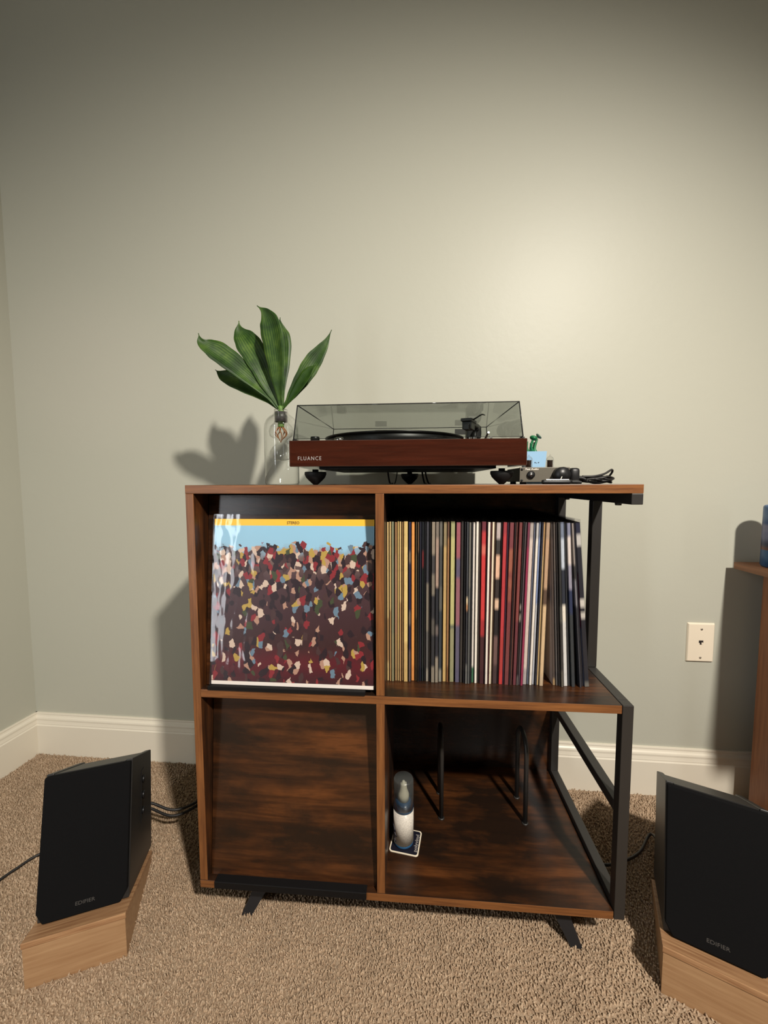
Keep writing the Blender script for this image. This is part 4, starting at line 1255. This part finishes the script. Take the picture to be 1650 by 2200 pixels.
angL = math.atan2(0.062, 0.144)
speaker_set((-0.254, -0.122), angL, 'L', ('pale birch wedge stand under the speaker left of the cabinet', 'black bookshelf speaker on the wedge stand left of the cabinet'))
angR = math.atan2(-0.431, 0.902)
speaker_set((0.841, -0.041), angR, 'R', ('pale birch wedge stand under the speaker right of the cabinet', 'black bookshelf speaker on the wedge stand right of the cabinet'))

# speaker cables
def cable(name, pts, r, label):
    bm = bmesh.new(); tube(bm, pts, r, 8); return tag(link_mesh(name, bm, M['cable']), label, 'cable')
bl = Vector((-0.254, -0.122)) + Vector((math.cos(angL), math.sin(angL))) * 0.13 + Vector((-math.sin(angL), math.cos(angL))) * 0.245
cable('speaker_cable', [(bl.x, bl.y, 0.105), (bl.x + 0.012, bl.y + 0.018, 0.099), (-0.165, 0.178, 0.080), (-0.12, 0.212, 0.080), (-0.06, 0.30, 0.090), (-0.022, 0.392, 0.13), (0.06, 0.403, 0.16), (0.10, 0.404, 0.20)], 0.0032, 'upper of two black cables between left speaker and cabinet')
cable('speaker_cable', [(bl.x - 0.004, bl.y - 0.002, 0.092), (bl.x + 0.008, bl.y + 0.018, 0.085), (-0.165, 0.172, 0.070), (-0.12, 0.206, 0.073), (-0.066, 0.30, 0.080), (-0.030, 0.392, 0.115), (0.05, 0.413, 0.14), (0.11, 0.414, 0.18)], 0.0032, 'lower of two black cables between left speaker and cabinet')
bl2 = Vector((-0.254, -0.122)) + Vector((math.cos(angL), math.sin(angL))) * 0.03 + Vector((-math.sin(angL), math.cos(angL))) * 0.245
cable('speaker_cable', [(bl2.x, bl2.y, 0.060), (bl2.x - 0.012, bl2.y + 0.03, 0.04), (-0.40, 0.150, 0.012), (-0.456, 0.11, 0.010), (-0.475, 0.078, 0.009), (-0.490, 0.040, 0.009), (-0.52, -0.05, 0.009)], 0.0028, 'black cable trailing over the carpet left of the left speaker')
br = Vector((0.841, -0.041)) + Vector((math.cos(angR), math.sin(angR))) * 0.03 + Vector((-math.sin(angR), math.cos(angR))) * 0.245
cable('speaker_cable', [(br.x, br.y, 0.070), (br.x + 0.003, br.y + 0.02, 0.055), (0.994, 0.262, 0.020), (0.946, 0.219, 0.012), (0.897, 0.194, 0.010), (0.851, 0.182, 0.010), (0.80, 0.19, 0.010), (0.72, 0.26, 0.010)], 0.0032, 'brownish black cable running under the cabinet from the right speaker')

# ------------------------------------------------------------------ telephone wall plate
pc = Vector((1.194, 0, 0.4395)); pc.y = WY0 + math.tan(WYAW) * (pc.x - WX0)
wp = thing('wall_plate', 'ivory telephone wall plate right of the cabinet', 'wall plate', pc + WN * 0.0001, WYAW)
bm = bmesh.new()
hx, hz, dp = 0.0352, 0.0545, 0.0055
b4 = [bm.verts.new((sx * hx, 0, sz * hz)) for sx, sz in ((-1, -1), (1, -1), (1, 1), (-1, 1))]
f4 = [bm.verts.new((sx * (hx - 0.003), -dp, sz * (hz - 0.003))) for sx, sz in ((-1, -1), (1, -1), (1, 1), (-1, 1))]
bm.faces.new(b4[::-1]); bm.faces.new(f4)
for i in range(4):
    bm.faces.new((b4[i], b4[(i + 1) % 4], f4[(i + 1) % 4], f4[i]))
bmesh.ops.recalc_face_normals(bm, faces=bm.faces); bevel_all(bm, 0.0012, 2, 0.4)
link_mesh('cover_plate', bm, M['plate'], wp)
bm = bmesh.new(); bx(bm, -0.0056, 0.0056, -dp - 0.0004, -dp + 0.001, -0.0005, 0.0065); bx(bm, -0.0030, 0.0030, -dp - 0.0004, -dp + 0.001, -0.0050, -0.0005)
link_mesh('jack_opening', bm, M['dark'], wp)
bm = bmesh.new(); bx(bm, 0.0012, 0.0048, -dp - 0.0007, -dp, -0.0045, 0.0012, 0.0003); link_mesh('jack_contacts', bm, M['plate'], wp)
for z in (0.0375, -0.0415):
    bm = bmesh.new(); lathe(bm, [(0, 0), (0.0030, 0), (0.0026, 0.0010), (0, 0.0012)], 0, 0, 14)
    bm.transform(Matrix.Translation((0, -dp, z)) @ Matrix.Rotation(math.pi / 2, 4, 'X')); link_mesh('screw', bm, M['screw'], wp)

# ------------------------------------------------------------------ side table and tin at the right edge
TB = (1.50, 0.20, 0)
tb_ = thing('side_table', 'reddish brown wooden side table cut off by the right edge', 'table', TB)
bm = bmesh.new(); bx(bm, 1.25 - TB[0], 1.75 - TB[0], -0.10 - TB[1], 0.400 - TB[1], 0.6495, 0.6665)
bevel_all(bm, 0.006, 4, 0.5); link_mesh('table_top', bm, M['oak'], tb_, True)
box('side_panel', (1.292, 1.312, -0.05, 0.362, 0.0, 0.6495), M['oak_z'], tb_, TB, 0.002)
box('side_panel', (1.688, 1.708, -0.05, 0.362, 0.0, 0.6495), M['oak_z'], tb_, TB, 0.002)
box('back_panel', (1.312, 1.688, 0.345, 0.355, 0.10, 0.6495), M['oak_z'], tb_, TB)
box('lower_shelf', (1.312, 1.688, -0.04, 0.345, 0.14, 0.158), M['oak'], tb_, TB, 0.001)
tn_ = thing('printed_tin', 'blue printed round tin on the wooden side table', 'tin', (1.303, 0.334, 0.6668))
bm = bmesh.new(); lathe(bm, [(0, 0), (0.031, 0), (0.0345, 0.004), (0.0345, 0.144)], 0, 0, 40); link_mesh('body', bm, M['tin'], tn_)
bm = bmesh.new(); lathe(bm, [(0.0345, 0.144), (0.0342, 0.1475), (0.0325, 0.1505), (0.0300, 0.1515), (0.0285, 0.1500), (0, 0.1500)], 0, 0, 40); link_mesh('rimmed_lid', bm, M['tin'], tn_)
